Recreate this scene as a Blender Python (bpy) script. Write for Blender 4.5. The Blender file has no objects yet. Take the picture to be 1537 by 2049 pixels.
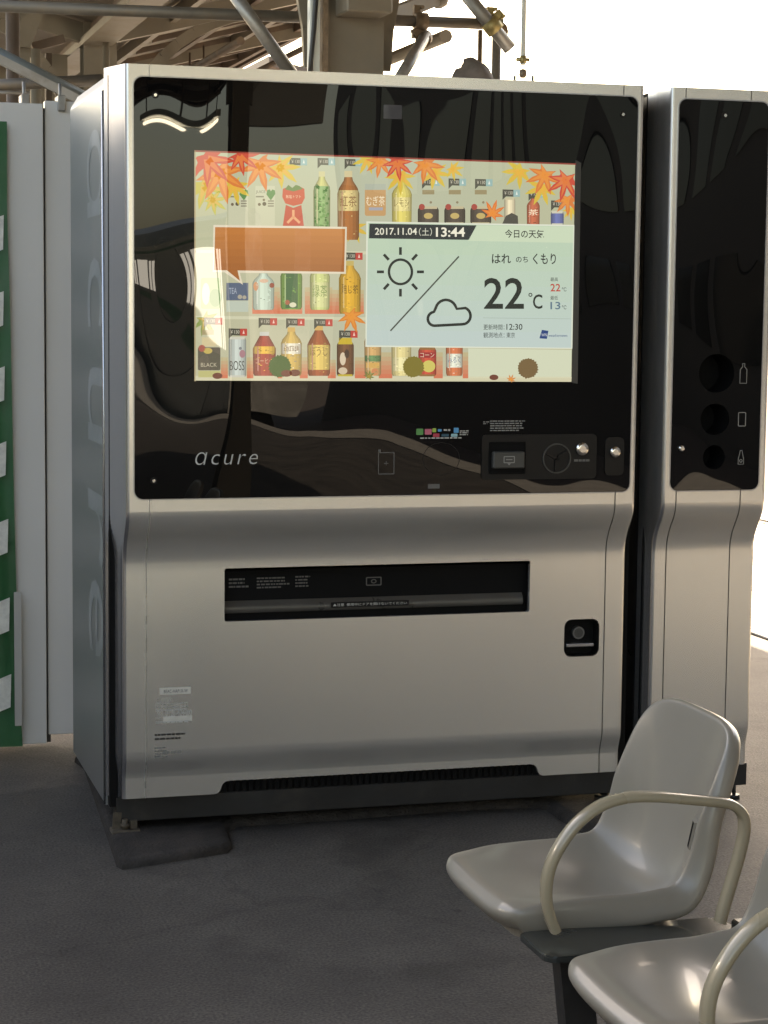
import bpy, bmesh, math, random
from mathutils import Vector, Matrix
from mathutils.geometry import tessellate_polygon
random.seed(7)
PI = math.pi
scene = bpy.context.scene
col = scene.collection

# ------------------------------------------------------------------ camera
F_PX, PW, PH = 4081.785, 1537.0, 2049.0
CAM = Vector((-0.80111, -5.19601, 1.41847))
YAW, PITCH, ROLL = 0.2796047, 0.1004253, 0.0104651
fw = Vector((math.sin(YAW)*math.cos(PITCH), math.cos(YAW)*math.cos(PITCH), -math.sin(PITCH)))
r0 = Vector((math.cos(YAW), -math.sin(YAW), 0)); u0 = r0.cross(fw)
rt = r0*math.cos(ROLL)+u0*math.sin(ROLL); up = -r0*math.sin(ROLL)+u0*math.cos(ROLL)
cd = bpy.data.cameras.new('camera'); cam = bpy.data.objects.new('camera', cd); col.objects.link(cam)
m3 = Matrix((rt, up, -fw)).transposed()
cam.matrix_world = Matrix.Translation(CAM) @ m3.to_4x4()
cd.sensor_fit = 'VERTICAL'; cd.sensor_height = 36.0; cd.lens = 36.0*F_PX/PH
cd.clip_start = 0.05; cd.clip_end = 3000
scene.camera = cam

# ------------------------------------------------------------------ light
SUN_EL, SUN_AZ = math.radians(38), math.radians(12.5)        # azimuth measured from +Y towards +X
EXPOSURE = 2.6
w = bpy.data.worlds.new('World'); scene.world = w; w.use_nodes = True
nt = w.node_tree; bg = nt.nodes['Background']
sky = nt.nodes.new('ShaderNodeTexSky'); sky.sky_type = 'NISHITA'; sky.sun_disc = False
sky.sun_elevation = SUN_EL; sky.sun_rotation = SUN_AZ; sky.dust_density = 2.0; sky.air_density = 1.0
nt.links.new(sky.outputs[0], bg.inputs[0]); bg.inputs[1].default_value = 0.13
sd = bpy.data.lights.new('sun', 'SUN'); sd.energy = 4.0; sd.angle = math.radians(0.5); sd.color = (1, .97, .92)
so = bpy.data.objects.new('sun', sd); col.objects.link(so)
sv = Vector((math.sin(SUN_AZ)*math.cos(SUN_EL), math.cos(SUN_AZ)*math.cos(SUN_EL), math.sin(SUN_EL)))
so.rotation_euler = sv.to_track_quat('Z', 'Y').to_euler()
so.location = sv*40
scene.view_settings.view_transform = 'Standard'; scene.view_settings.look = 'None'
scene.view_settings.exposure = EXPOSURE; scene.view_settings.gamma = 1
scene.view_settings.use_white_balance = True; scene.view_settings.white_balance_temperature = 8900; scene.view_settings.white_balance_tint = 13
scene.cycles.use_denoising = True
scene.cycles.max_bounces = 8; scene.cycles.glossy_bounces = 4; scene.cycles.diffuse_bounces = 4
scene.cycles.sample_clamp_indirect = 6.0
GAIN = 2.0**(-EXPOSURE)

# ------------------------------------------------------------------ helpers
def ray(px, py):
    return (fw + rt*((px-PW/2)/F_PX) - up*((py-PH/2)/F_PX))
def U(px, py, axis, val):                     # photograph direction met with a world plane
    d = ray(px, py); t = (val-CAM[axis])/d[axis]; return CAM + d*t
def srgb(c):
    return tuple((v/255/12.92) if v/255 <= .04045 else ((v/255+.055)/1.055)**2.4 for v in c)

def tag(o, label=None, cat=None, group=None, kind=None):
    if label: o['label'] = label
    if cat: o['category'] = cat
    if group: o['group'] = group
    if kind: o['kind'] = kind
    return o
def empty(name, loc=(0, 0, 0), label=None, cat=None, group=None):
    o = bpy.data.objects.new(name, None); col.objects.link(o); o.location = loc
    o.empty_display_size = .1
    return tag(o, label, cat, group)

def mesh_obj(name, verts, faces, mat, parent=None, smooth=False):
    me = bpy.data.meshes.new(name); me.from_pydata([tuple(v) for v in verts], [], faces); me.update()
    if smooth:
        for p in me.polygons: p.use_smooth = True
    return link(name, me, mat, parent)
def link(name, me, mat=None, parent=None):
    if mat is not None and not me.materials: me.materials.append(mat)
    o = bpy.data.objects.new(name, me); col.objects.link(o)
    if parent is not None:
        o.parent = parent
        wl = parent_world(parent); o.location = (-wl[0], -wl[1], -wl[2])
    return o
def parent_world(p):
    l = Vector(p.location)
    while p.parent is not None:
        p = p.parent; l += Vector(p.location)
    return l

class MB:
    def __init__(s): s.bm = bmesh.new()
    def box(s, a, b, bevel=0, seg=1):
        a = Vector(a); b = Vector(b); c = (a+b)/2; d = b-a
        r = bmesh.ops.create_cube(s.bm, size=1, matrix=Matrix.Translation(c) @ Matrix.Diagonal((abs(d.x), abs(d.y), abs(d.z), 1)))
        if bevel:
            es = list({e for v in r['verts'] for e in v.link_edges})
            bmesh.ops.bevel(s.bm, geom=es, offset=bevel, segments=seg, profile=.5, affect='EDGES')
        return s
    def bar(s, p, q, wdt, hgt, upv=(0, 0, 1)):
        p = Vector(p); q = Vector(q); d = (q-p); L = d.length; d.normalize()
        upv = Vector(upv)
        if abs(d.dot(upv)) > .98: upv = Vector((1, 0, 0))
        x = d.cross(upv).normalized(); y = x.cross(d).normalized()
        M = Matrix((x, d, y)).transposed().to_4x4(); M.translation = (p+q)/2
        bmesh.ops.create_cube(s.bm, size=1, matrix=M @ Matrix.Diagonal((wdt, L, hgt, 1))); return s
    def tube(s, pts, r, n=12, caps=True, ry=None, upv=(0, 0, 1)):
        pts = [Vector(p) for p in pts]; rings = []; prev = None
        for i, p in enumerate(pts):
            d = (pts[min(i+1, len(pts)-1)]-pts[max(i-1, 0)]).normalized()
            if prev is None:
                h = Vector(upv) if abs(d.dot(Vector(upv))) < .95 else Vector((1, 0, 0))
                x = d.cross(h).normalized()
            else:
                x = (prev-d*prev.dot(d)).normalized()
            prev = x; y = d.cross(x)
            rr = r[i] if isinstance(r, (list, tuple)) else r
            r2 = rr if ry is None else ry
            rings.append([s.bm.verts.new(p+x*rr*math.cos(2*PI*k/n)+y*r2*math.sin(2*PI*k/n)) for k in range(n)])
        for a, b in zip(rings, rings[1:]):
            for k in range(n):
                s.bm.faces.new((a[k], a[(k+1) % n], b[(k+1) % n], b[k])).smooth = True
        if caps:
            s.bm.faces.new(rings[0][::-1]); s.bm.faces.new(rings[-1])
        return s
    def grid(s, rows, smooth=True):
        vs = [[s.bm.verts.new(p) for p in r] for r in rows]
        for a, b in zip(vs, vs[1:]):
            for i in range(len(a)-1):
                f = s.bm.faces.new((a[i], a[i+1], b[i+1], b[i])); f.smooth = smooth
        return s
    def plate(s, loops, y0, y1, plane='xz'):
        """prism with holes. loops in (a,b); plane xz: a=x,b=z, depth=y ; yz: a=y,b=z, depth=x ; xy: depth=z"""
        def P(a, b, d):
            return (a, d, b) if plane == 'xz' else ((d, a, b) if plane == 'yz' else (a, b, d))
        allp = [p for l in loops for p in l]
        tri = tessellate_polygon([[Vector((p[0], p[1], 0)) for p in l] for l in loops])
        A = [s.bm.verts.new(P(p[0], p[1], y0)) for p in allp]
        B = [s.bm.verts.new(P(p[0], p[1], y1)) for p in allp]
        for t in tri:
            try:
                s.bm.faces.new([A[i] for i in t]); s.bm.faces.new([B[i] for i in t][::-1])
            except ValueError: pass
        k = 0
        for l in loops:
            n = len(l)
            for i in range(n):
                a, b = k+i, k+(i+1) % n
                s.bm.faces.new((A[a], A[b], B[b], B[a]))
            k += n
        return s
    def build(s, name, mat, parent=None, normals=True):
        if normals: bmesh.ops.recalc_face_normals(s.bm, faces=s.bm.faces[:])
        me = bpy.data.meshes.new(name); s.bm.to_mesh(me); s.bm.free()
        return link(name, me, mat, parent)

def rrect(x0, x1, z0, z1, r, n=6):
    out = []
    for cx, cz, a in ((x1-r, z1-r, 0), (x0+r, z1-r, 90), (x0+r, z0+r, 180), (x1-r, z0+r, 270)):
        for k in range(n+1):
            t = math.radians(a+90*k/n); out.append((cx+r*math.cos(t), cz+r*math.sin(t)))
    return out
def circ(cx, cz, r, n=32, rz=None):
    rz = rz or r
    return [(cx+r*math.cos(2*PI*k/n), cz+rz*math.sin(2*PI*k/n)) for k in range(n)]

# ------------------------------------------------------------------ materials
def new_mat(name):
    m = bpy.data.materials.new(name); m.use_nodes = True
    return m, m.node_tree, m.node_tree.nodes['Principled BSDF']
def mat(name, base, rough=.5, metal=0., var=.12, vscale=6., bump=0., bscale=120., rvar=.1, spec=.5, dirt=None, dscale=2.5, damt=.5, coat=0., detail=6):
    m, t, b = new_mat(name); N, L = t.nodes.new, t.links.new
    tc = N('ShaderNodeTexCoord'); geo = N('ShaderNodeNewGeometry')
    nz = N('ShaderNodeTexNoise'); nz.inputs['Scale'].default_value = vscale; nz.inputs['Detail'].default_value = detail; nz.inputs['Roughness'].default_value = .65
    L(geo.outputs['Position'], nz.inputs['Vector'])
    mr = N('ShaderNodeMapRange'); mr.inputs[1].default_value = .3; mr.inputs[2].default_value = .7
    mr.inputs[3].default_value = 1-var; mr.inputs[4].default_value = 1+var; L(nz.outputs[0], mr.inputs[0])
    mx = N('ShaderNodeMix'); mx.data_type = 'RGBA'; mx.blend_type = 'MULTIPLY'; mx.inputs[0].default_value = 1
    mx.inputs[6].default_value = (*base, 1); L(mr.outputs[0], mx.inputs[7])
    out = mx.outputs[2]
    if dirt:
        n2 = N('ShaderNodeTexNoise'); n2.inputs['Scale'].default_value = dscale; n2.inputs['Detail'].default_value = 8; n2.inputs['Roughness'].default_value = .7
        L(geo.outputs['Position'], n2.inputs['Vector'])
        m2 = N('ShaderNodeMapRange'); m2.inputs[1].default_value = .52; m2.inputs[2].default_value = .72; m2.inputs[4].default_value = damt
        L(n2.outputs[0], m2.inputs[0])
        m4 = N('ShaderNodeMix'); m4.data_type = 'RGBA'; L(m2.outputs[0], m4.inputs[0]); L(out, m4.inputs[6]); m4.inputs[7].default_value = (*dirt, 1)
        out = m4.outputs[2]
    L(out, b.inputs['Base Color'])
    mr2 = N('ShaderNodeMapRange'); mr2.inputs[1].default_value = .3; mr2.inputs[2].default_value = .7
    mr2.inputs[3].default_value = max(rough-rvar, .02); mr2.inputs[4].default_value = min(rough+rvar, 1); L(nz.outputs[0], mr2.inputs[0])
    L(mr2.outputs[0], b.inputs['Roughness'])
    b.inputs['Metallic'].default_value = metal
    b.inputs['Specular IOR Level'].default_value = spec
    b.inputs['Coat Weight'].default_value = coat; b.inputs['Coat Roughness'].default_value = .08
    if bump:
        n3 = N('ShaderNodeTexNoise'); n3.inputs['Scale'].default_value = bscale; n3.inputs['Detail'].default_value = 4
        L(geo.outputs['Position'], n3.inputs['Vector'])
        bp = N('ShaderNodeBump'); bp.inputs['Strength'].default_value = 1; bp.inputs['Distance'].default_value = bump
        L(n3.outputs[0], bp.inputs['Height']); L(bp.outputs[0], b.inputs['Normal'])
    return m

def wave_normal(t, b):
    """slow warp of the front glass, the same field for the black border and the display"""
    N, L = t.nodes.new, t.links.new
    geo = N('ShaderNodeNewGeometry'); mp = N('ShaderNodeMapping'); mp.inputs['Scale'].default_value = (1.0, 1, .55)
    L(geo.outputs['Position'], mp.inputs[0])
    n = N('ShaderNodeTexNoise'); n.inputs['Scale'].default_value = 2.1; n.inputs['Detail'].default_value = 1.0; n.inputs['Roughness'].default_value = .3
    L(mp.outputs[0], n.inputs['Vector'])
    bp = N('ShaderNodeBump'); bp.inputs['Strength'].default_value = 1; bp.inputs['Distance'].default_value = .017
    L(n.outputs[0], bp.inputs['Height']); L(bp.outputs[0], b.inputs['Normal'])

M = {}
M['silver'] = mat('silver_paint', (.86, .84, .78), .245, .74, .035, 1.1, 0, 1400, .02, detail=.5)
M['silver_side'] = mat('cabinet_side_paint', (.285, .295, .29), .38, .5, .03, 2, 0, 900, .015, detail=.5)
M['chrome'] = mat('bright_steel', (.75, .74, .71), .18, 1, .03, 8)
M['edge_steel'] = mat('polished_edge_steel', (.46, .47, .49), .25, .9, .03, 3, rvar=.02)
M['black_metal'] = mat('black_steel', (.018, .018, .018), .45, 0, .2, 9, .0003, 90, dirt=(.07, .06, .05), damt=.5, dscale=7)
M['black_plastic'] = mat('black_plastic', (.010, .0095, .0095), .36, 0, .1, 9, spec=.25)
M['dark_plastic'] = mat('dark_grey_plastic', (.06, .06, .055), .38, 0, .1, 9)
M['slat'] = mat('dusty_slat', (.22, .2, .18), .6)
M['hole'] = mat('dark_interior', (.006, .006, .006), .7, 0, .2, 9, spec=.15)
M['seam'] = mat('panel_seam', (.05, .045, .04), .6, 0, .1, 9)
M['seam_light'] = mat('light_panel_seam', (.62, .6, .55), .3, .5, .1, 9)
M['flap'] = mat('slot_flap', (.10, .095, .085), .35, .3, .1, 9)
M['white_print'] = mat('white_print', (.62, .62, .58), .5, 0, .1, 60)
M['grey_print'] = mat('grey_print', (.30, .30, .28), .5, 0, .1, 60)
M['dim_print'] = mat('dim_print', (.15, .145, .135), .5, 0, .1, 60)
M['slot_print'] = mat('slot_print', (.13, .125, .12), .5, 0, .1, 60)
M['dark_print'] = mat('dark_print', (.04, .037, .033), .5, 0, .1, 60)
M['pale_letter'] = mat('pale_side_letter', (.37, .39, .395), .38, .4, .05, 9)
M['sticker'] = mat('sticker_paper', (.78, .76, .68), .6, 0, .08, 40)
for n, c in (('red', (.6, .06, .1)), ('pink', (.75, .18, .26)), ('green', (.12, .4, .12)), ('lime', (.4, .6, .1)), ('blue', (.08, .4, .7)), ('cyan', (.35, .65, .7)), ('teal', (.03, .12, .17))):
    M['st_'+n] = mat('sticker_'+n, c, .5, 0, .05, 40)
m, t, b = new_mat('black_glass'); b.inputs['Base Color'].default_value = (.004, .004, .004, 1); b.inputs['Roughness'].default_value = .008
b.inputs['IOR'].default_value = 1.355; wave_normal(t, b); M['glass'] = m
m, t, b = new_mat('display'); a = t.nodes.new('ShaderNodeVertexColor'); a.layer_name = 'Col'
b.inputs['Base Color'].default_value = (.01, .01, .01, 1); b.inputs['Roughness'].default_value = .008; b.inputs['IOR'].default_value = 1.52
tint = t.nodes.new('ShaderNodeMix'); tint.data_type = 'RGBA'; tint.blend_type = 'MULTIPLY'; tint.inputs[0].default_value = 1; tint.inputs[7].default_value = (.96, 1.02, 1.20, 1)
t.links.new(a.outputs[0], tint.inputs[6]); t.links.new(tint.outputs[2], b.inputs['Emission Color']); b.inputs['Emission Strength'].default_value = 1.16*GAIN; wave_normal(t, b); M['display'] = m

# asphalt
m, t, b = new_mat('asphalt'); N, L = t.nodes.new, t.links.new
geo = N('ShaderNodeNewGeometry')
n1 = N('ShaderNodeTexNoise'); n1.inputs['Scale'].default_value = 1.3; n1.inputs['Detail'].default_value = 9; n1.inputs['Roughness'].default_value = .7
n2 = N('ShaderNodeTexNoise'); n2.inputs['Scale'].default_value = 150; n2.inputs['Detail'].default_value = 3
n3 = N('ShaderNodeTexVoronoi'); n3.inputs['Scale'].default_value = 14; n3.feature = 'F1'
n4 = N('ShaderNodeTexNoise'); n4.inputs['Scale'].default_value = 22; n4.inputs['Detail'].default_value = 6; n4.inputs['Roughness'].default_value = .75
for n in (n1, n2, n3, n4): L(geo.outputs['Position'], n.inputs['Vector'])
cr = N('ShaderNodeValToRGB'); cr.color_ramp.elements[0].position = .3; cr.color_ramp.elements[1].position = .72
cr.color_ramp.elements[0].color = (.064, .058, .053, 1); cr.color_ramp.elements[1].color = (.135, .122, .108, 1)
L(n1.outputs[0], cr.inputs[0])
mx = N('ShaderNodeMix'); mx.data_type = 'RGBA'; mx.blend_type = 'MULTIPLY'; mx.inputs[0].default_value = 1
mr = N('ShaderNodeMapRange'); mr.inputs[1].default_value = .3; mr.inputs[2].default_value = .7; mr.inputs[3].default_value = .55; mr.inputs[4].default_value = 1.45
L(n2.outputs[0], mr.inputs[0]); L(cr.outputs[0], mx.inputs[6]); L(mr.outputs[0], mx.inputs[7])
m5 = N('ShaderNodeMapRange'); m5.inputs[1].default_value = .62; m5.inputs[2].default_value = .72; m5.inputs[4].default_value = .35; L(n4.outputs[0], m5.inputs[0])
mx2 = N('ShaderNodeMix'); mx2.data_type = 'RGBA'; L(m5.outputs[0], mx2.inputs[0]); L(mx.outputs[2], mx2.inputs[6]); mx2.inputs[7].default_value = (.10, .085, .075, 1)
sp = N('ShaderNodeMath'); sp.operation = 'LESS_THAN'; sp.inputs[1].default_value = .042; L(n3.outputs['Distance'], sp.inputs[0])
spk = N('ShaderNodeTexNoise'); spk.inputs['Scale'].default_value = 3.1; L(geo.outputs['Position'], spk.inputs['Vector'])
sg = N('ShaderNodeMath'); sg.operation = 'GREATER_THAN'; sg.inputs[1].default_value = .53; L(spk.outputs[0], sg.inputs[0])
sm = N('ShaderNodeMath'); sm.operation = 'MULTIPLY'; L(sp.outputs[0], sm.inputs[0]); L(sg.outputs[0], sm.inputs[1])
sm2 = N('ShaderNodeMath'); sm2.operation = 'MULTIPLY'; sm2.inputs[1].default_value = .45; L(sm.outputs[0], sm2.inputs[0])
mx3 = N('ShaderNodeMix'); mx3.data_type = 'RGBA'; L(sm2.outputs[0], mx3.inputs[0]); L(mx2.outputs[2], mx3.inputs[6]); mx3.inputs[7].default_value = (.22, .2, .18, 1)
dn = N('ShaderNodeTexNoise'); dn.inputs['Scale'].default_value = 3; dn.inputs['Detail'].default_value = 5; L(geo.outputs['Position'], dn.inputs['Vector'])
dm = N('ShaderNodeMix'); dm.data_type = 'RGBA'; dm.blend_type = 'ADD'; dm.inputs[0].default_value = .35; L(geo.outputs['Position'], dm.inputs[6]); L(dn.outputs[1], dm.inputs[7])
ck = N('ShaderNodeTexVoronoi'); ck.feature = 'DISTANCE_TO_EDGE'; ck.inputs['Scale'].default_value = .62; L(dm.outputs[2], ck.inputs['Vector'])
ckm = N('ShaderNodeMapRange'); ckm.inputs[1].default_value = .002; ckm.inputs[2].default_value = .006; ckm.inputs[3].default_value = .85; ckm.inputs[4].default_value = 1; L(ck.outputs[0], ckm.inputs[0])
gm = N('ShaderNodeTexVoronoi'); gm.feature = 'F1'; gm.inputs['Scale'].default_value = 3.6; L(dm.outputs[2], gm.inputs['Vector'])
gmm = N('ShaderNodeMapRange'); gmm.inputs[1].default_value = .05; gmm.inputs[2].default_value = .075; gmm.inputs[3].default_value = .62; gmm.inputs[4].default_value = 1; L(gm.outputs['Distance'], gmm.inputs[0])
stn = N('ShaderNodeTexNoise'); stn.inputs['Scale'].default_value = 2.3; stn.inputs['Detail'].default_value = 7; stn.inputs['Roughness'].default_value = .6; L(geo.outputs['Position'], stn.inputs['Vector'])
stm = N('ShaderNodeMapRange'); stm.inputs[1].default_value = .54; stm.inputs[2].default_value = .66; stm.inputs[3].default_value = 1; stm.inputs[4].default_value = .66; L(stn.outputs[0], stm.inputs[0])
w1 = N('ShaderNodeMath'); w1.operation = 'MULTIPLY'; L(ckm.outputs[0], w1.inputs[0]); L(gmm.outputs[0], w1.inputs[1])
w2 = N('ShaderNodeMath'); w2.operation = 'MULTIPLY'; L(w1.outputs[0], w2.inputs[0]); L(stm.outputs[0], w2.inputs[1])
mx4 = N('ShaderNodeMix'); mx4.data_type = 'RGBA'; mx4.blend_type = 'MULTIPLY'; mx4.inputs[0].default_value = 1; L(mx3.outputs[2], mx4.inputs[6]); L(w2.outputs[0], mx4.inputs[7])
L(mx4.outputs[2], b.inputs['Base Color']); b.inputs['Roughness'].default_value = .72; b.inputs['Specular IOR Level'].default_value = .3
bp = N('ShaderNodeBump'); bp.inputs['Distance'].default_value = .0025; bp.inputs['Strength'].default_value = .7; L(n2.outputs[0], bp.inputs['Height'])
bp2 = N('ShaderNodeBump'); bp2.inputs['Distance'].default_value = .02; bp2.inputs['Strength'].default_value = .6; L(n1.outputs[0], bp2.inputs['Height']); L(bp2.outputs[0], bp.inputs['Normal'])
L(bp.outputs[0], b.inputs['Normal']); M['asphalt'] = m
M['pad'] = mat('asphalt_pad', (.052, .047, .043), .85, 0, .35, 18, .006, 130, .1, spec=.2, dirt=(.085, .07, .06), dscale=9, damt=.6)
M['concrete'] = mat('concrete', (.36, .34, .31), .8, 0, .2, 4, .002, 60)
M['paver'] = mat('pale_paver', (.50, .51, .52), .75, 0, .18, 5, .001, 90)
M['ballast'] = mat('ballast', (.16, .13, .11), .9, 0, .5, 30, .03, 25)
M['tactile'] = mat('yellow_tactile', (.62, .40, .04), .6, 0, .15, 6)
M['wall'] = mat('white_wall_panel', (.63, .62, .59), .35, 0, .03, 2, 0, 300, .05, detail=1)
M['wall_cover'] = mat('grey_cover_strip', (.42, .41, .38), .5, 0, .06, 4)
M['green_sheet'] = mat('green_sheet', (.007, .10, .032), .4, 0, .15, 5, .003, 14)
M['white_patch'] = mat('white_reflective_patch', (.66, .66, .60), .4, 0, .2, 30, .004, 22)
M['cream'] = mat('cream_steel_paint', (.18, .155, .118), .55, 0, .15, 3, .0004, 60, dirt=(.15, .11, .07), dscale=3, damt=.6)
M['cream_roof'] = mat('cream_roof_sheet', (.215, .185, .142), .65, 0, .2, 1.5, dirt=(.12, .095, .07), dscale=1.2, damt=.6)
M['brown_steel'] = mat('brown_steel', (.10, .07, .05), .6, 0, .25, 5, dirt=(.2, .12, .07), dscale=5, damt=.5)
M['galv'] = mat('galvanised_pipe', (.30, .29, .27), .45, .55, .15, 9, .0002, 200, dirt=(.16, .12, .08), dscale=7, damt=.5)
M['dull_pipe'] = mat('dull_brown_pipe', (.13, .115, .095), .5, .3, .2, 8, dirt=(.2, .14, .08), dscale=6, damt=.5)
M['brass'] = mat('brass_clamp', (.36, .29, .13), .45, .6, .35, 30)
M['rust'] = mat('rusty_clamp', (.22, .16, .11), .6, .4, .35, 25, .001, 80)
M['anchor'] = mat('dusty_anchor_steel', (.11, .09, .065), .7, .2, .4, 40, .0005, 120)
M['white_pipe'] = mat('white_pvc', (.62, .66, .63), .4, 0, .06, 5)
M['cable'] = mat('black_cable', (.012, .012, .012), .4)
M['canvas'] = mat('grey_canvas', (.16, .14, .13), .8, 0, .3, 12, .004, 40)
M['grey_green'] = mat('grey_green_paint', (.15, .17, .165), .4, .2, .1, 6)
M['seat'] = mat('seat_plastic', (.295, .268, .218), .31, 0, .04, 4, 0, 14, .03, coat=.2, detail=.5)
M['seat_under'] = mat('seat_underside', (.24, .22, .19), .45, 0, .1, 6)
M['arm'] = mat('armrest_plastic', (.38, .325, .22), .26, 0, .05, 9, rvar=.03, coat=.35, detail=.5)
M['tray'] = mat('dark_tray_metal', (.055, .062, .058), .22, .4, .1, 7, coat=.3)
M['train_steel'] = mat('train_stainless', (.45, .45, .44), .35, .8, .08, 2)
M['train_glass'] = mat('train_window', (.02, .025, .03), .05, 0, .05, 2)
M['train_band'] = mat('train_band', (.05, .25, .12), .4, 0, .05, 2)
m, t, b = new_mat('lit_train_window'); b.inputs['Base Color'].default_value = (.05, .05, .05, 1); b.inputs['Roughness'].default_value = .08; b.inputs['Emission Color'].default_value = (.92, .97, 1, 1); b.inputs['Emission Strength'].default_value = 2.4; M['train_lit'] = m
m, t, b = new_mat('lamp_tube'); b.inputs['Emission Color'].default_value = (1, .97, .86, 1); b.inputs['Emission Strength'].default_value = 9; M['tube'] = m

# ------------------------------------------------------------------ text
_deps = None
def text_mesh(body, size, shear=0., bold=0., align='LEFT', space=1.):
    c = bpy.data.curves.new('t', 'FONT'); c.body = body; c.size = size; c.shear = shear; c.align_x = align
    c.space_character = space; c.resolution_u = 3; c.offset = bold*size; c.fill_mode = 'FRONT'
    o = bpy.data.objects.new('t', c); col.objects.link(o)
    bpy.context.view_layer.update()
    me = bpy.data.meshes.new_from_object(o.evaluated_get(bpy.context.evaluated_depsgraph_get()))
    bpy.data.objects.remove(o); bpy.data.curves.remove(c)
    return me
def text_bounds(me):
    xs = [v.co.x for v in me.vertices]; ys = [v.co.y for v in me.vertices]
    return min(xs), max(xs), min(ys), max(ys)
def fit_text(body, x0, x1, z0, z1, **k):
    """text mesh scaled to fill the rectangle (x0..x1, z0..z1) -> list of 2d verts and faces"""
    me = text_mesh(body, 1.0, **k); a, b2, c, d = text_bounds(me)
    vs = [(x0+(v.co.x-a)/(b2-a)*(x1-x0), z0+(v.co.y-c)/(d-c)*(z1-z0)) for v in me.vertices]
    fs = [tuple(p.vertices) for p in me.polygons]; bpy.data.meshes.remove(me)
    return vs, fs
def text_on_front(name, body, px0, py0, px1, py1, y, mat_, parent, yplane=None, **k):
    """flat lettering lying on a plane y=const; box given by two picture corners"""
    a = U(px0, py0, 1, y); b2 = U(px1, py1, 1, y)
    vs, fs = fit_text(body, min(a.x, b2.x), max(a.x, b2.x), min(a.z, b2.z), max(a.z, b2.z), **k)
    return mesh_obj(name, [(v[0], y, v[1]) for v in vs], fs, mat_, parent)

# ================================================================== GROUND
mb = MB(); mb.box((-3.0, -60, -1.1), (6.0, 60, 0)); tag(mb.build('platform', M['asphalt']), kind='structure')
mb = MB(); mb.grid([[(-400, -400, -1.1), (400, -400, -1.1)], [(-400, 400, -1.1), (400, 400, -1.1)]]); tag(mb.build('trackbed', M['ballast']), kind='structure')
ed = MB(); ed.box((5.45, -60, 0), (6.05, 60, .012)); tag(ed.build('platform_edge', M['concrete']), kind='structure')
# pale pavers on the sunlit side
pv = empty('paved_strip', (3.2, 0, .004)); tag(pv, kind='structure')
mb = MB(); mb.box((-.146, -.146, 0), (.146, .146, .012), .003); pmesh = None
base = mb.build('paver', M['paver'], None); pme = base.data; bpy.data.objects.remove(base)
for i in range(7):
    for j in range(34):
        o = bpy.data.objects.new('paver', pme); col.objects.link(o); o.parent = pv
        o.location = (.15+.3*i, 1.6+.3*j, random.uniform(-.002, .001))
        o.rotation_euler = (random.uniform(-.004, .004), random.uniform(-.004, .004), 0)
# tactile strip
tp = empty('tactile_paving', (5.22, 0, .002)); tag(tp, kind='structure')
mb = MB(); mb.box((-.147, -.147, 0), (.147, .147, .01), .002)
for i in range(4):
    mb.box((-.12+.068*i, -.13, .009), (-.085+.068*i, .13, .015), .003)
base = mb.build('tile', M['tactile'], None); tme = base.data; bpy.data.objects.remove(base)
for j in range(60):
    o = bpy.data.objects.new('tile', tme); col.objects.link(o); o.parent = tp; o.location = (0, .15+.3*j-2, 0)
    
# raised asphalt pad under the machine, with the bump at its front left corner
pts = []
for px, py in ((168, 1540), (233, 1735), (245, 1741), (455, 1708), (466, 1698), (455, 1668), (475, 1655), (700, 1640), (900, 1624), (1060, 1617), (1092, 1621), (1125, 1645), (1165, 1668), (1250, 1672), (1330, 1655)):
    p = U(px, py, 2, .0); pts.append((p.x, p.y))
pts += [(1.62, .06), (1.70, .35), (1.70, 1.05), (0.0, 1.05)]
bm = bmesh.new()
def ring(off, z):
    n = len(pts); out = []
    for i in range(n):
        a = Vector(pts[i-1]); b_ = Vector(pts[i]); c = Vector(pts[(i+1) % n])
        d = ((b_-a).normalized()+(c-b_).normalized()); d = d.normalized() if d.length > 1e-6 else Vector((1, 0))
        nrm = Vector((d.y, -d.x)); out.append(bm.verts.new((b_.x+nrm.x*off, b_.y+nrm.y*off, z)))
    return out
R_ = [ring(.0, -.01), ring(-.002, .012), ring(-.010, .022), ring(-.03, .027)]
for a, b_ in zip(R_, R_[1:]):
    for i in range(len(a)):
        f = bm.faces.new((a[i], a[(i+1) % len(a)], b_[(i+1) % len(a)], b_[i])); f.smooth = True
bm.faces.new(R_[-1])
me = bpy.data.meshes.new('asphalt_pad'); bmesh.ops.recalc_face_normals(bm, faces=bm.faces[:]); bmesh.ops.triangulate(bm, faces=[f for f in bm.faces if len(f.verts) > 4]); bm.to_mesh(me); bm.free()
tag(link('asphalt_pad', me, M['pad']), kind='structure')

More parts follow.
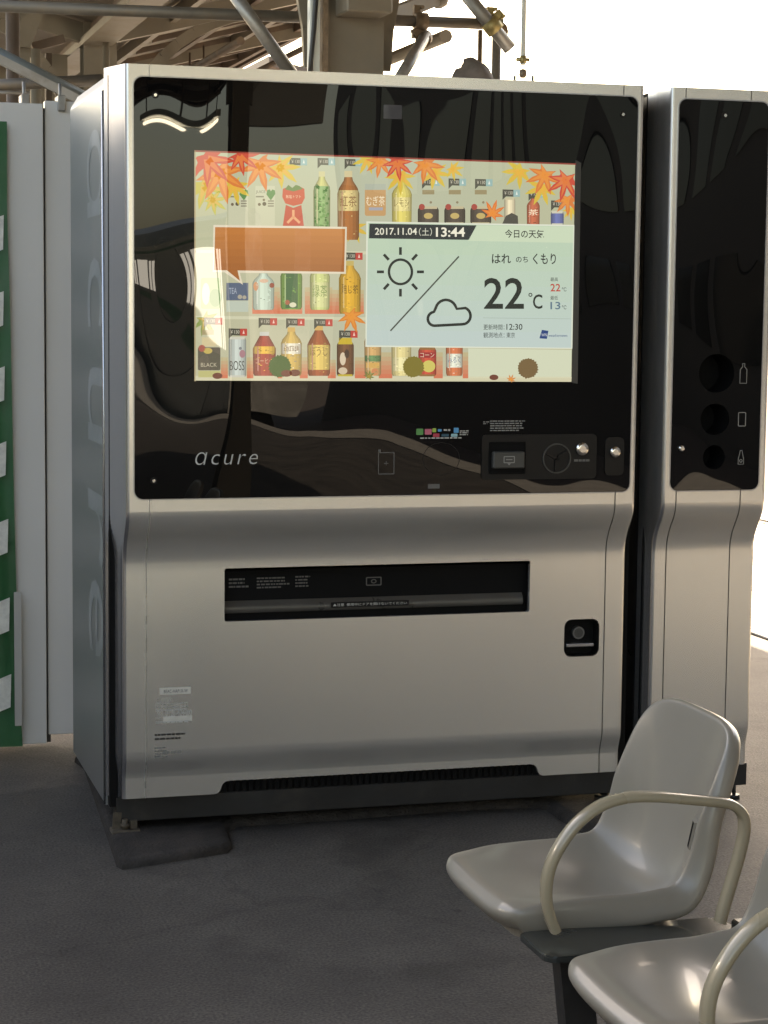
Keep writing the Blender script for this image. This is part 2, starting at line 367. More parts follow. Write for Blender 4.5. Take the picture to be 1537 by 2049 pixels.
# ================================================================== CABINETS
Y_SEAM = .127; REC = .058
PROF = [(0, 2.02), (0, .918), (0, .885), (.0006, .875), (.003, .864), (.0075, .852), (.0145, .84), (.0235, .827), (.033, .814), (.042, .80), (.049, .786), (.054, .772), (.057, .757), (REC, .742), (REC, .72),
        (REC, .245), (.0584, .232), (.060, .222), (.0635, .211), (.0675, .200), (.071, .190), (.0735, .181), (.075, .17), (.075, .115)]
SECT = [(.010, 0), (.0065, .0004), (.0035, .0016), (.0015, .0036), (.0004, .0065), (0, .010)]
def front(parent, x0, x1, gx0, gx1, seams, holes=(), notch=None, side=.034):
    Z0, Z1 = .9188, 1.988
    # upper frame with opening
    mb = MB(); mb.plate([[(x0+.010, .885), (x1-.010, .885), (x1-.010, 2.02), (x0+.010, 2.02)], rrect(gx0-.004, gx1+.004, Z0-.004, Z1+.004, .026)], 0, .02)
    mb.build('door_frame', M['silver'], parent)
    # bright lip round the glass
    mb = MB(); mb.plate([rrect(gx0-.0042, gx1+.0042, Z0-.0042, Z1+.0042, .0262), rrect(gx0-.0008, gx1+.0008, Z0-.0008, Z1+.0008, .0228)], -.0012, .012)
    mb.build('glass_trim', M['edge_steel'], parent)
    # sweep of the kneed lower front
    mb = MB(); rows = [[(x, y, z) for x in (x0+.010, x1-.010)] for y, z in PROF[2:15]]; mb.grid(rows)
    mb.build('door_knee', M['silver'], parent)
    # lower flat with openings
    outer = [(x0+.010, .245), (x1-.010, .245), (x1-.010, .72), (x0+.010, .72)]
    mb = MB(); mb.plate([outer]+list(holes), REC, REC+.015); mb.build('lower_panel', M['silver'], parent)
    # foot of the front
    mb = MB()
    mb.grid([[(x, y, z) for x in (x0+.010, x1-.010)] for y, z in PROF[15:23]])
    mb.build('lower_bend', M['silver'], parent)
    if notch:
        a, b2, zt = notch; r = .022
        lo = [(x0+.010, .115), (a-.018, .115)]
        lo += [(a-.018+.018*math.sin(t*PI/12), .115+.018*(1-math.cos(t*PI/12))) for t in range(1, 6)]
        lo += [(a+r-r*math.cos(t*PI/12), zt-r+r*math.sin(t*PI/12)) for t in range(0, 7)]
        lo += [(b2-r+r*math.sin(t*PI/12), zt-r+r*math.cos(t*PI/12)) for t in range(0, 7)]
        lo += [(b2+.018-.018*math.sin((6-t)*PI/12), .115+.018*(1-math.cos((6-t)*PI/12))) for t in range(1, 6)]
        lo += [(b2+.018, .115), (x1-.010, .115), (x1-.010, .17), (x0+.010, .17)]
    else:
        lo = [(x0+.010, .115), (x1-.010, .115), (x1-.010, .17), (x0+.010, .17)]
    mb = MB(); mb.plate([lo], .075, .09); mb.build('kick_panel', M['silver'], parent)
    # rounded side edges
    for sgn, xe in ((1, x0), (-1, x1)):
        mb = MB(); rows = []
        for y, z in PROF:
            row = [(xe+sgn*dx, y+dy, z) for dx, dy in SECT]
            row.append((xe-sgn*side*.55*(1-(y/.127)), y+(Y_SEAM-y)*.55, z)); row.append((xe-sgn*side, Y_SEAM, z)); rows.append(row)
        mb.grid(rows); mb.build('door_edge', M['edge_steel'] if sgn > 0 else M['silver'], parent)
    # top cap
    mb = MB(); mb.plate([[(x0+.004, .0205), (x1-.004, .0205), (x1+side-.002, Y_SEAM), (x0-side+.002, Y_SEAM)]], 2.004, 2.0185, 'xy'); mb.build('door_top', M['silver'], parent)
    # seams
    for xs, light in seams:
        mb = MB()
        rows = [[(xs-.0012, y-.0012, z), (xs+.0012, y-.0012, z)] for y, z in PROF[1:]]
        mb.grid(rows); mb.build('panel_seam', M['seam_light'] if light else M['seam'], parent)
        mb = MB(); mb.grid([[(xs-.0011, -.0006, 2.0205), (xs+.0011, -.0006, 2.0205)], [(xs-.0011, -.0006, 1.992), (xs+.0011, -.0006, 1.992)]])
        mb.build('panel_seam', M['seam_light'] if light else M['seam'], parent)

vm = empty('vending_machine', (.7, .4, 0), 'silver drinks vending machine with a large lit touch screen in black glass', 'vending machine')
X0, X1 = 0., 1.4115
slot = rrect(.271, 1.1285, .583, .7255, .006, 3)
keyh = rrect(1.2325, 1.337, .452, .5575, .022)
front(vm, X0, X1, .0237, 1.3927, ((.0625, True), (1.3515, False)), (slot, keyh), (.266, 1.168, .1495))
mb = MB()
XL, XR = -.034, 1.4455
sec = [(.012, .088), (.012, 1.962), (.0, 1.962), (0, .088)]
# cabinet shell: cross-section swept back, top edge chamfered
out = [(XL, .0883), (XL, 1.972), (XL+.004, 1.982), (XL+.022, 2.012), (XL+.03, 2.016), (XR-.03, 2.016), (XR-.022, 2.012), (XR-.004, 1.982), (XR, 1.972), (XR, .0883)]
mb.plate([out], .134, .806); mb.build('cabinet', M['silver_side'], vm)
mb = MB(); mb.box((XL+.006, .1, .09), (XR-.006, .134, 2.0)); mb.build('door_gasket', M['hole'], vm)
# bead beside the seam
mb = MB(); mb.tube([(XL-.001, .139, .09), (XL-.001, .139, 1.965)], .0045, 8); mb.build('hinge_bead', M['edge_steel'], vm)
# glass
G0, G1, GZ0, GZ1 = .0237, 1.3927, .9188, 1.988
mb = MB(); mb.plate([rrect(G0, G1, GZ0, GZ1, .022)], .001, .008); glass = mb.build('glass_panel', M['glass'], vm)
for px, py in ((311, 190), (1247, 229), (308, 962)):
    p = U(px, py, 1, 0); mb = MB(); mb.plate([circ(p.x, p.z, .0085, 14)], -.001, .003); mb.build('screw_cup', M['black_plastic'], glass)
    mb = MB(); mb.plate([circ(p.x, p.z, .0042, 10)], -.0022, .001); mb.build('screw', M['chrome'], glass)
# base frame
mb = MB(); mb.box((-.012, .098, .048), (1.43, .16, .113), .002); mb.box((-.012, .161, .06), (.05, .80, .087)); mb.box((1.38, .161, .06), (1.43, .80, .087)); mb.build('base_beam', M['black_metal'], vm)
mb = MB(); mb.box((.1, .3, .02), (1.35, .7, .0875)); mb.build('compressor_tray', M['hole'], vm)
for fx, fy in ((.03, .15), (1.4, .15), (.03, .76), (1.4, .76)):
    mb = MB(); mb.tube([(fx, fy, .03), (fx, fy, .06)], .012, 8); mb.tube([(fx, fy, .02), (fx, fy, .034)], .03, 8)
    mb.build('foot', M['black_metal'], vm)
mb = MB(); mb.box((-.026, .07, .018), (.05, .125, .031), .003); mb.bar((-.012, .1, .028), (-.008, .1, .075), .006, .022); mb.bar((.034, .1, .028), (.034, .1, .052), .02, .018); mb.tube([(.010, .088, .03), (.010, .088, .058)], .008, 8); mb.tube([(.010, .088, .038), (.010, .088, .046)], .014, 6); mb.build('anchor_bracket', M['anchor'], vm)
# vent grille behind the notch
mb = MB(); mb.box((.24, .125, .10), (1.19, .13, .17)); vg = mb.build('vent_grille', M['hole'], vm)
mb = MB(); mb.box((-.0045, -.004, -.026), (.0045, .004, .026), .001)
b0 = mb.build('vent_slat', M['slat'], None); sme = b0.data; bpy.data.objects.remove(b0)
for i in range(50):
    o = bpy.data.objects.new('vent_slat', sme); col.objects.link(o); o.parent = vg
    wl = parent_world(vg); o.location = Vector((.272+.0181*i, .104, .1375))-wl
# delivery slot
mb = MB(); t_ = .004
sx0, sx1, sz0, sz1 = .268, 1.1315, .580, .7285
mb.box((sx0, .225, sz0-.02), (sx1, .23, sz1)); mb.box((sx0-t_, .074, sz0-.02), (sx0, .23, sz1)); mb.box((sx1, .074, sz0-.02), (sx1+t_, .23, sz1))
mb.box((sx0, .074, sz1), (sx1, .23, sz1+t_)); mb.box((sx0, .074, sz0-.024), (sx1, .23, sz0-.02)); sl = mb.build('delivery_slot', M['hole'], vm)
mb = MB(); mb.grid([[(sx0+.002, .15, .735), (sx1-.05, .15, .735)], [(sx0+.002, .118, .65), (sx1-.05, .118, .65)], [(sx0+.002, .112, .644), (sx1-.05, .112, .644)]]); mb.build('flap', M['black_plastic'], sl)
mb = MB(); mb.grid([[(sx0+.002, .114, .646), (sx1-.012, .114, .646)], [(sx0+.002, .09, .622), (sx1-.012, .09, .622)], [(sx0+.002, .086, .606), (sx1-.012, .086, .606)], [(sx0+.002, .09, .6), (sx1-.012, .09, .6)]]); mb.build('flap_lip', M['flap'], sl)
a = U(662, 1205, 1, .0855); c = U(818, 1217, 1, .0855)
mb = MB(); mb.plate([rrect(a.x, c.x, .6075, .6225, .002, 2)], .084, .0848); mb.build('warning_label', M['black_plastic'], sl)
vs, fs = fit_text('▲注意  使用中にドアを開けないでください', a.x+.006, c.x-.006, .611, .619)
mesh_obj('warning_text', [(v[0], .0836, v[1]) for v in vs], fs, M['white_print'], sl)
def lines(name, boxes, y, mat_, parent):
    mb = MB()
    for x0_, z0_, x1_, z1_ in boxes: mb.grid([[(x0_, y, z0_), (x1_, y, z0_)], [(x0_, y, z1_), (x1_, y, z1_)]], False)
    return mb.build(name, mat_, parent)
def tiny_rows(px0, py0, px1, py1, n, y):
    a_ = U(px0, py0, 1, y); c_ = U(px1, py1, 1, y); out = []; rr = random.Random(px0)
    h = (a_.z-c_.z)/n
    for i in range(n):
        x = a_.x; zt = a_.z-h*i
        xe = a_.x+(c_.x-a_.x)*rr.uniform(.7, 1)
        while x < xe:
            l = rr.uniform(.004, .014); out.append((x, zt-h*.6, min(x+l, xe), zt-h*.12)); x += l+rr.uniform(.0012, .003)
    return out
for (a0, a1, a2, a3, n_) in ((458, 1157, 502, 1178, 3), (514, 1155, 583, 1178, 4), (591, 1152, 625, 1176, 4)):
    lines('instruction_print', tiny_rows(a0, a1, a2, a3, n_, .098), .098, M['slot_print'], sl)
mb = MB(); p = U(748, 1163, 1, .098); mb.plate([rrect(p.x-.022, p.x+.022, p.z-.012, p.z+.012, .003, 2), rrect(p.x-.019, p.x+.019, p.z-.009, p.z+.009, .002, 2)], .0975, .098)
mb.plate([circ(p.x, p.z, .008, 16, .006), circ(p.x, p.z, .005, 16, .0035)], .0975, .098); mb.build('take_out_icon', M['slot_print'], sl)
# lock handle recess
mb = MB(); mb.plate([rrect(1.229, 1.3405, .4485, .561, .023)], .105, .108)
mb.plate([rrect(1.2295, 1.34, .449, .5605, .0235), rrect(1.2345, 1.335, .454, .5555, .0205)], REC+.001, .105); lk = mb.build('lock_recess', M['black_plastic'], vm)
lk.data.polygons[0].use_smooth = False
cx = (1.2325+1.337)/2
mb = MB(); mb.tube([(cx, .104, .515), (cx, .082, .515)], .018, 20); mb.build('lock_barrel', M['dark_plastic'], lk)
mb = MB(); mb.plate([circ(cx, .515, .017, 24), circ(cx, .515, .0135, 24)], .0805, .082); mb.build('lock_ring', M['dim_print'], lk)
mb = MB(); mb.box((cx-.042, .066, .477), (cx+.042, .104, .488), .003, 2); mb.build('handle_ledge', M['edge_steel'], lk)
lines('lock_print', [(cx-.018, .545, cx+.022, .549)], .1045, M['dim_print'], lk)
# stickers and print on the lower panel
YS = REC-.0008
def sticker(px0, py0, px1, py1, body, mt='sticker', th=.0006, name='sticker', tm='dark_print'):
    a_ = U(px0, py0, 1, REC); c_ = U(px1, py1, 1, REC)
    mb = MB(); mb.plate([[(a_.x, c_.z), (c_.x, c_.z), (c_.x, a_.z), (a_.x, a_.z)]], REC-th, REC-.0001); s_ = mb.build(name, M[mt], vm)
    if body:
        h = a_.z-c_.z; w_ = c_.x-a_.x
        vs, fs = fit_text(body, a_.x+w_*.14, c_.x-w_*.1, c_.z+h*.25, a_.z-h*.28)
        mesh_obj('sticker_text', [(v[0], REC-th-.0003, v[1]) for v in vs], fs, M[tm], s_)
sticker(319, 1377, 382, 1388, 'BEAC-HAP1X-W')
sticker(326, 1434, 384, 1442, None)
text_on_front('contact_heading', 'ご連絡先', 313, 1397, 345, 1406, YS, M['white_print'], vm)
text_on_front('phone_print', 'TEL 0120-424480', 313, 1423, 384, 1431, YS, M['white_print'], vm)
lines('fine_print', tiny_rows(312, 1408, 383, 1422, 3, YS)+tiny_rows(312, 1436, 324, 1440, 1, YS)+tiny_rows(312, 1443, 384, 1448, 1, YS), YS, M['white_print'], vm)
lines('fine_print', tiny_rows(310, 1468, 380, 1481, 2, YS), YS, M['dark_print'], vm)
lines('fine_print', tiny_rows(309, 1495, 340, 1517, 4, YS)+tiny_rows(326, 1502, 378, 1511, 1, YS), YS, M['grey_print'], vm)

# ---- things on the glass
YG = .0006
text_on_front('logo', 'ɑcure', 391, 905, 516, 929, YG, M['white_print'], glass, shear=.22, space=1.22, bold=-.012)
a = U(757, 899, 1, YG); c = U(789, 949, 1, YG)
mb = MB(); mb.plate([rrect(a.x, c.x, c.z, a.z-.008, .002, 2), rrect(a.x+.0022, c.x-.0022, c.z+.0022, a.z-.0102, .001, 2)], .0004, .0009)
mb.box((a.x, .0004, a.z-.008), (a.x+.007, .0009, a.z)); mx_, mz_ = (a.x+c.x)/2, (a.z+c.z)/2-.004
mb.box((mx_-.006, .0004, mz_-.0008), (mx_+.006, .0009, mz_+.0008)); mb.box((mx_-.0008, .0005, mz_-.006), (mx_+.0008, .0008, mz_+.006)); mb.build('phone_icon', M['dim_print'], glass)
p = U(883, 918, 1, YG); mb = MB(); mb.plate([circ(p.x, p.z, .052, 48, .044), circ(p.x, p.z, .0505, 48, .0425)], .0004, .0009); mb.build('card_touch_ring', M['black_plastic'], glass)
p = U(868, 973, 1, YG); mb = MB(); mb.plate([rrect(p.x-.0165, p.x+.0165, p.z-.006, p.z+.006, .001, 2)], .0004, .0009); mb.build('touch_label', M['dim_print'], glass)
p = U(786, 224, 1, YG); mb = MB(); mb.plate([rrect(p.x-.025, p.x+.025, p.z-.018, p.z+.018, .002, 2)], .0003, .0009); mb.build('camera_window', mat('sensor_film', (.05, .045, .055), .1), glass)
for px, py, w_, h_, c_ in ((840, 864, 14, 12, 'green'), (857, 864, 14, 11, 'pink'), (869, 861, 8, 8, 'lime'), (880, 861, 8, 5, 'blue'), (913, 861, 10, 10, 'blue'), (873, 871, 13, 7, 'red'), (891, 871, 15, 5, 'teal'), (909, 871, 13, 6, 'cyan')):
    p = U(px, py, 1, YG); k = .00138; mb = MB(); mb.plate([rrect(p.x-w_*k/2, p.x+w_*k/2, p.z-h_*k/2, p.z+h_*k/2, .002, 3)], .0003, .0008); mb.build('payment_mark', M['st_'+c_], glass)
lines('payment_print', tiny_rows(888, 858, 906, 865, 1, .0004)+tiny_rows(920, 861, 940, 872, 3, .0004)+tiny_rows(841, 875, 936, 879, 1, .0004), .0004, M['white_print'], glass)
lines('price_print', tiny_rows(967, 843, 979, 850, 2, .0004)+tiny_rows(981, 841, 1052, 864, 5, .0004), .0004, M['grey_print'], glass)
# payment plate
a = U(964, 870, 1, 0); c = U(1192, 957, 1, 0)
mb = MB(); mb.plate([rrect(a.x, c.x, c.z, a.z, .012)], -.003, .002); pp = mb.build('payment_plate', M['black_plastic'], vm)
a = U(978, 884, 1, 0); c = U(1050, 948, 1, 0)
mb = MB(); mb.plate([rrect(a.x, c.x, c.z, a.z, .004), rrect(a.x+.004, c.x-.004, c.z+.004, a.z-.004, .002)], -.006, -.003); mb.box((a.x+.004, -.0036, c.z+.004), (c.x-.004, -.003, a.z-.004)); mb.build('note_slot_frame', M['hole'], pp)
a = U(982, 903, 1, 0); c = U(1045, 936, 1, 0)
mb = MB(); mb.box((a.x, -.022, c.z), (c.x, -.004, a.z), .004, 2); mb.build('note_slot', M['dark_plastic'], pp)
mx_, mz_ = (a.x+c.x)/2, (a.z+c.z)/2
mb = MB(); mb.plate([rrect(mx_-.016, mx_+.016, mz_-.008, mz_+.011, .002, 2), rrect(mx_-.0135, mx_+.0135, mz_-.0055, mz_+.0085, .001, 2)], -.0226, -.022); mb.box((mx_-.009, -.0226, mz_), (mx_+.009, -.022, mz_+.003)); mb.plate([[(mx_-.005, mz_-.0085), (mx_, mz_-.014), (mx_+.005, mz_-.0085)]], -.0226, -.022); mb.build('note_icon', M['grey_print'], pp)
p = U(1113, 917, 1, 0)
mb = MB(); mb.plate([circ(p.x, p.z, .041, 40), circ(p.x, p.z, .0375, 40)], -.007, -.002); mb.build('coin_dial_rim', M['dark_plastic'], pp)
mb = MB(); mb.plate([circ(p.x, p.z, .0375, 36)], -.0035, -.002)
for t3 in range(3):
    an = .5+t3*2*PI/3; mb.bar((p.x, -.006, p.z), (p.x+.036*math.cos(an), -.006, p.z+.036*math.sin(an)), .012, .006, (0, 1, 0))
mb.build('coin_dial', M['black_plastic'], pp)
def stud(px, py, r, parent, name):
    p = U(px, py, 1, 0); mb = MB()
    mb.tube([(p.x, -.002, p.z), (p.x, -.010, p.z), (p.x, -.0125, p.z), (p.x, -.0135, p.z)], [r, r, r*.86, r*.5], 22); return mb.build(name, M['chrome'], parent)
stud(1163, 898, .0185, pp, 'return_button')
lines('coin_print', tiny_rows(1149, 918, 1184, 927, 1, -.0034), -.0034, M['dim_print'], pp)
a = U(1211, 875, 1, 0); c = U(1247, 951, 1, 0)
mb = MB(); mb.plate([rrect(a.x, c.x, c.z, a.z, .014)], -.003, .002); lp = mb.build('key_plate', M['black_plastic'], vm)
stud(1229, 904, .0155, lp, 'key_barrel')
# side lettering, reading downward
mb = None
yb0, yb1 = .16, .45
for ch, pt, pb in (('ɑ', 258, 432), ('c', 515, 655), ('u', 735, 885), ('r', 985, 1130), ('e', 1160, 1312)):
    zt = U(192, pt, 0, XL).z; zb = U(192, pb, 0, XL).z
    vs, fs = fit_text(ch, 0, 1, 0, 1)
    mesh_obj('side_letter', [(XL-.0008, yb1-(yb1-yb0)*v[1], zt-(zt-zb)*v[0]) for v in vs], fs, M['pale_letter'], vm)

# ---- recycling bin beside it
rb = empty('recycling_bin', (1.65, .4, 0), 'narrow silver recycling bin with three round bottle and can holes', 'recycling bin')
BX0, BX1 = 1.4906, 1.806
def bin_holes():
    out = []
    for px, py, r in ((1434.5, 747, .0535), (1431, 839, .0435), (1429, 915, .0335)):
        p = U(px, py, 1, 0); out.append((p.x, p.z, r))
    return out
front(rb, BX0, BX1, 1.5151, 1.7823, ((1.5335, False), (1.7285, False)), (), None, .014)
bh = bin_holes()
mb = MB(); mb.plate([rrect(1.5151, 1.7823, GZ0, GZ1, .022)]+[circ(x, z, r, 40) for x, z, r in bh], .001, .008); bg_ = mb.build('glass_panel', M['glass'], rb)
for x, z, r in bh:
    mb = MB(); ringA = circ(x, z, r, 40)
    mb.grid([[(a_[0], yy, a_[1]) for a_ in ringA+[ringA[0]]] for yy in (.002, .16)]); mb.plate([ringA], .16, .162); mb.build('hole_liner', M['hole'], bg_)
p = U(1450, 231, 1, 0); mb = MB(); mb.plate([circ(p.x, p.z, .0095, 14)], -.001, .002); mb.build('screw_cup', M['black_plastic'], bg_); mb = MB(); mb.plate([circ(p.x+.002, p.z, .0045, 10)], -.0025, .001); mb.build('screw', M['chrome'], bg_)
p = U(1363, 897, 1, 0); mb = MB(); mb.tube([(p.x, .001, p.z), (p.x, -.006, p.z), (p.x, -.008, p.z)], [.0095, .009, .005], 14); mb.build('lock', M['chrome'], bg_)
def outline(loop, w_):
    n = len(loop); cx_ = sum(p_[0] for p_ in loop)/n; cz_ = sum(p_[1] for p_ in loop)/n; inn = []
    for i in range(n):
        a_ = Vector(loop[i-1]); b_ = Vector(loop[i]); c_ = Vector(loop[(i+1) % n])
        d1 = (b_-a_).normalized(); d2 = (c_-b_).normalized(); nn = Vector((-(d1.y+d2.y), d1.x+d2.x)); nn = nn.normalized() if nn.length else Vector((0, 0))
        inn.append(tuple(b_+nn*w_))
    return [loop, inn]
p = U(1488, 748, 1, 0); x, z = p.x, p.z
bot = [(x-.011, z-.027), (x+.011, z-.027), (x+.011, z+.012), (x+.004, z+.020), (x+.004, z+.029), (x-.004, z+.029), (x-.004, z+.020), (x-.011, z+.012)]
mb = MB(); mb.plate(outline(bot, .002), .0003, .0009); mb.build('bottle_icon', M['grey_print'], bg_)
p = U(1485, 839, 1, 0); x, z = p.x, p.z
mb = MB(); mb.plate([rrect(x-.012, x+.012, z-.02, z+.02, .004, 3), rrect(x-.0098, x+.0098, z-.0178, z+.0178, .002, 3)], .0003, .0009); mb.build('can_icon', M['grey_print'], bg_)
p = U(1483, 915, 1, 0); x, z = p.x, p.z
bot = [(x-.009, z-.02), (x+.009, z-.02), (x+.009, z-.004), (x+.003, z+.020), (x-.003, z+.020), (x-.009, z-.004)]
mb = MB(); mb.plate(outline(bot, .002), .0003, .0009); mb.plate([circ(x, z-.010, .005, 14), circ(x, z-.010, .003, 14)], .0003, .0009); mb.build('jar_icon', M['grey_print'], bg_)
mb = MB(); mb.plate([[(1.4766, .0883), (1.4766, 2.005), (1.4826, 2.016), (1.812, 2.016), (1.82, 2.005), (1.82, .0883)]], .134, .62); mb.build('cabinet', M['black_plastic'], rb)
mb = MB(); mb.box((1.482, .1, .09), (1.815, .134, 2.0)); mb.build('door_gasket', M['hole'], rb)
mb = MB(); mb.box((1.47, .098, .048), (1.822, .16, .113), .002); mb.build('base_beam', M['black_metal'], rb)
for fx, fy in ((1.52, .14), (1.803, .14), (1.52, .55), (1.803, .55)):
    mb = MB(); mb.tube([(fx, fy, .004), (fx, fy, .05)], .006, 8); mb.tube([(fx, fy, 0), (fx, fy, .012)], .018, 8); mb.build('foot', M['black_metal'], rb)

# ================================================================== DISPLAY
YD = .0002
SP = {}
def S(px, py): p = U(px, py, 1, YD); return (p.x, p.z)
class Pic:
    def __init__(s): s.v = []; s.f = []; s.c = []
    def poly(s, pts, c, lay):
        n = len(s.v); y = YD-.00012*lay
        for p_ in pts:
            a_ = U(p_[0], p_[1], 1, YD); s.v.append((a_.x, y, a_.z))
        if len(pts) <= 4 : s.f.append(tuple(range(n, n+len(pts)))); s.c.append(c)
        else:
            for t4 in tessellate_polygon([[Vector((p_[0], p_[1], 0)) for p_ in pts]]):
                s.f.append(tuple(n+i for i in t4)); s.c.append(c)
        return s
    def rect(s, x0, y0, x1, y1, c, lay, skew=0.0):
        return s.poly([(x0, y0), (x1, y0+skew), (x1, y1+skew), (x0, y1)], c, lay)
    def rr(s, x0, y0, x1, y1, r, c, lay): return s.poly(rrect(x0, x1, y0, y1, r, 4), c, lay)
    def disc(s, cx_, cy_, r, c, lay, ry=None, n=24): return s.poly(circ(cx_, cy_, r, n, ry), c, lay)
    def ringp(s, loops, c, lay):
        n = len(s.v); y = YD-.00012*lay
        for l in loops:
            for p_ in l: a_ = U(p_[0], p_[1], 1, YD); s.v.append((a_.x, y, a_.z))
        for t4 in tessellate_polygon([[Vector((p_[0], p_[1], 0)) for p_ in l] for l in loops]): s.f.append(tuple(n+i for i in t4)); s.c.append(c)
        return s
    def line(s, x0, y0, x1, y1, w_, c, lay):
        d = Vector((x1-x0, y1-y0)).normalized(); n_ = Vector((-d.y, d.x))*w_/2
        return s.poly([(x0+n_.x, y0+n_.y), (x1+n_.x, y1+n_.y), (x1-n_.x, y1-n_.y), (x0-n_.x, y0-n_.y)], c, lay)
    def shaded(s, cx_, prof, c, lay):            # printed photograph of a round body: bright middle, darker flanks
        cols = (-1, -.86, -.6, -.3, .05, .4, .7, .9, 1); sh = (.66, .84, 1.0, 1.16, 1.1, .98, .84, .66)
        for (w0, y0), (w1, y1) in zip(prof, prof[1:]):
            for k in range(8):
                s.poly([(cx_+w0*cols[k], y0), (cx_+w0*cols[k+1], y0), (cx_+w1*cols[k+1], y1), (cx_+w1*cols[k], y1)], tuple(min(255, v*sh[k]) for v in c), lay)
        return s
    def specks(s, cx_, hw, y0, y1, c, lay):
        rr = random.Random(int(cx_*7+y0))
        for k in range(16):
            x, y = cx_+rr.uniform(-hw, hw), rr.uniform(y0, y1); f = rr.choice((.62, .75, 1.2, 1.3)); w_, h_ = rr.uniform(1, 5), rr.uniform(.6, 1.8)
            s.rect(x-w_/2, y-h_/2, x+w_/2, y+h_/2, tuple(min(255, v*f) for v in c), lay+1)
        return s
    def text(s, body, x0, y0, x1, y1, c, lay, skew=0., **k):
        vs, fs = fit_text(body, 0, 1, 0, 1, **k); n = len(s.v); y = YD-.00012*lay
        for u_, v_ in vs:
            a_ = U(x0+(x1-x0)*u_, y1+(y0-y1)*v_+skew*u_, 1, YD); s.v.append((a_.x, y, a_.z))
        for f_ in fs: s.f.append(tuple(n+i for i in f_)); s.c.append(c)
        return s
    def build(s, name, parent):
        me = bpy.data.meshes.new(name); me.from_pydata(s.v, [], s.f); ca = me.color_attributes.new('Col', 'FLOAT_COLOR', 'CORNER')
        for p_, c in zip(me.polygons, s.c):
            wa = .0 if 'weather' in name or 'date' in name or 'icon' in name or name == 'screen' else .16
            c = tuple(v*(1-wa)+q*wa for v, q in zip(c, (186, 190, 164))); lin = srgb(c)
            for li in p_.loop_indices: ca.data[li].color = (*lin, 1)
        bm_ = bmesh.new(); bm_.from_mesh(me)
        for f_ in bm_.faces:
            f_.normal_update()
            if f_.normal.y > 0: f_.normal_flip()
        bm_.to_mesh(me); bm_.free()
        return link(name, me, M['display'], parent)
BGc = (166, 168, 132)
def xr(py): return 1151+(py-328.5)*(1143.5-1151)/(764-328.5)        # right border of the lit area
mb = MB(); 
a = U(391, 302.5, 1, YD); b_ = U(1143.5, 764, 1, YD)
pc = Pic(); rows = 12
TLp, TRp, BLp, BRp = (391, 302.5), (1151, 328.5), (391, 761.5), (1143.5, 764)
def lerp(p_, q_, t_): return (p_[0]+(q_[0]-p_[0])*t_, p_[1]+(q_[1]-p_[1])*t_)
def Q(u_, v_): return lerp(lerp(TLp, TRp, u_), lerp(BLp, BRp, u_), v_)
for i in range(16):
    for j in range(10):
        c0 = Q(i/16, j/10); u_, v_ = (i+.5)/16, (j+.5)/10
        base_c = (166+6*(v_-.5), 174+3*(1-abs(u_-.5)*2), 148+20*(.5-abs(u_-.5)))
        pc.poly([Q(i/16, j/10), Q((i+1)/16, j/10), Q((i+1)/16, (j+1)/10), Q(i/16, (j+1)/10)], base_c, 0)
scr = pc.build('screen', vm)
# bezel gap to the right of the lit area
mb = MB(); q1 = U(1152, 320, 1, .0); q2 = U(1163, 326, 1, .0); q3 = U(1156, 768, 1, 0); q4 = U(1144.5, 766, 1, 0)
mb.plate([[(q4.x, q4.z), (q3.x, q3.z), (q2.x, q2.z), (q1.x, q1.z)]], .0004, .0012); mb.build('screen_bezel', M['dark_plastic'], glass)
pc = Pic(); pc.poly([(389, 300.5), (1153, 327), (1153, 330), (389, 304)], (120, 28, 22), 1); pc.poly([(389, 301), (392, 301), (392, 763), (389, 763)], (150, 140, 110), 1)
pc.poly([(391, 752), (1144, 754), (1143.5, 764), (391, 761.5)], (186, 190, 165), 1); pc.build('screen_edge_glow', scr)
pc = Pic()
for y_ in (632, 500): pc = Pic(); pc.poly([(391, y_), (740, y_+3), (740, y_+9), (391, y_+6)], (183, 192, 170), 1); pc.build('shelf_picture', scr)
pc = Pic()
pc.poly([(937, 697), (1144, 700), (1143, 757), (937, 757)], (186, 202, 182), 1); pc.build('blank_picture', scr)
RED = (196, 96, 70); WARM = (188, 150, 108)
pc = Pic()
for x0_, y0_, x1_, y1_ in ((505, 575, 560, 628), (555, 590, 605, 628), (610, 575, 665, 628), (655, 580, 728, 628), (442, 715, 456, 757), (494, 715, 507, 757), (556, 715, 565, 757), (600, 715, 616, 757), (656, 720, 672, 757), (710, 715, 732, 757), (758, 705, 785, 757), (868, 705, 886, 757), (926, 705, 937, 757)):
    n_ = 6; pc = Pic()
    for k in range(n_):
        t_ = (k+.5)/n_; c_ = tuple(BGc[i]+(RED[i]-BGc[i])*t_ for i in range(3))
        pc.rect(x0_, y0_+(y1_-y0_)*k/n_, x1_, y0_+(y1_-y0_)*(k+1)/n_, c_, 2)
    pc.build('warm_glow_picture', scr)
def price(x, y, w_=37, hot=True, txt='￥130'):
    p_ = Pic(); h = 14
    p_.poly([(x-w_/2, y-h/2), (x+w_/2, y-h/2+1), (x+w_/2, y+h/2+1), (x-w_/2+7, y+h/2), (x-w_/2, y+h/2+7)], (52, 56, 50), 6)
    p_.rect(x+w_*.12, y-h/2+.6, x+w_/2, y+h/2+.8, (172, 48, 44) if hot else (122, 168, 172), 7)
    p_.text(txt, x-w_*.4, y-3.5, x+w_*.08, y+3.5, (188, 190, 176), 7)
    p_.poly([(x+w_*.25, y+4), (x+w_*.31, y-4), (x+w_*.37, y+4)], (226, 190, 180) if hot else (205, 222, 220), 8)
    p_.build('price_tag', scr)
for x, y in ((427, 642), (476, 664), (536, 643), (591, 644), (647, 645), (697, 668), (707, 512)): price(x, y)
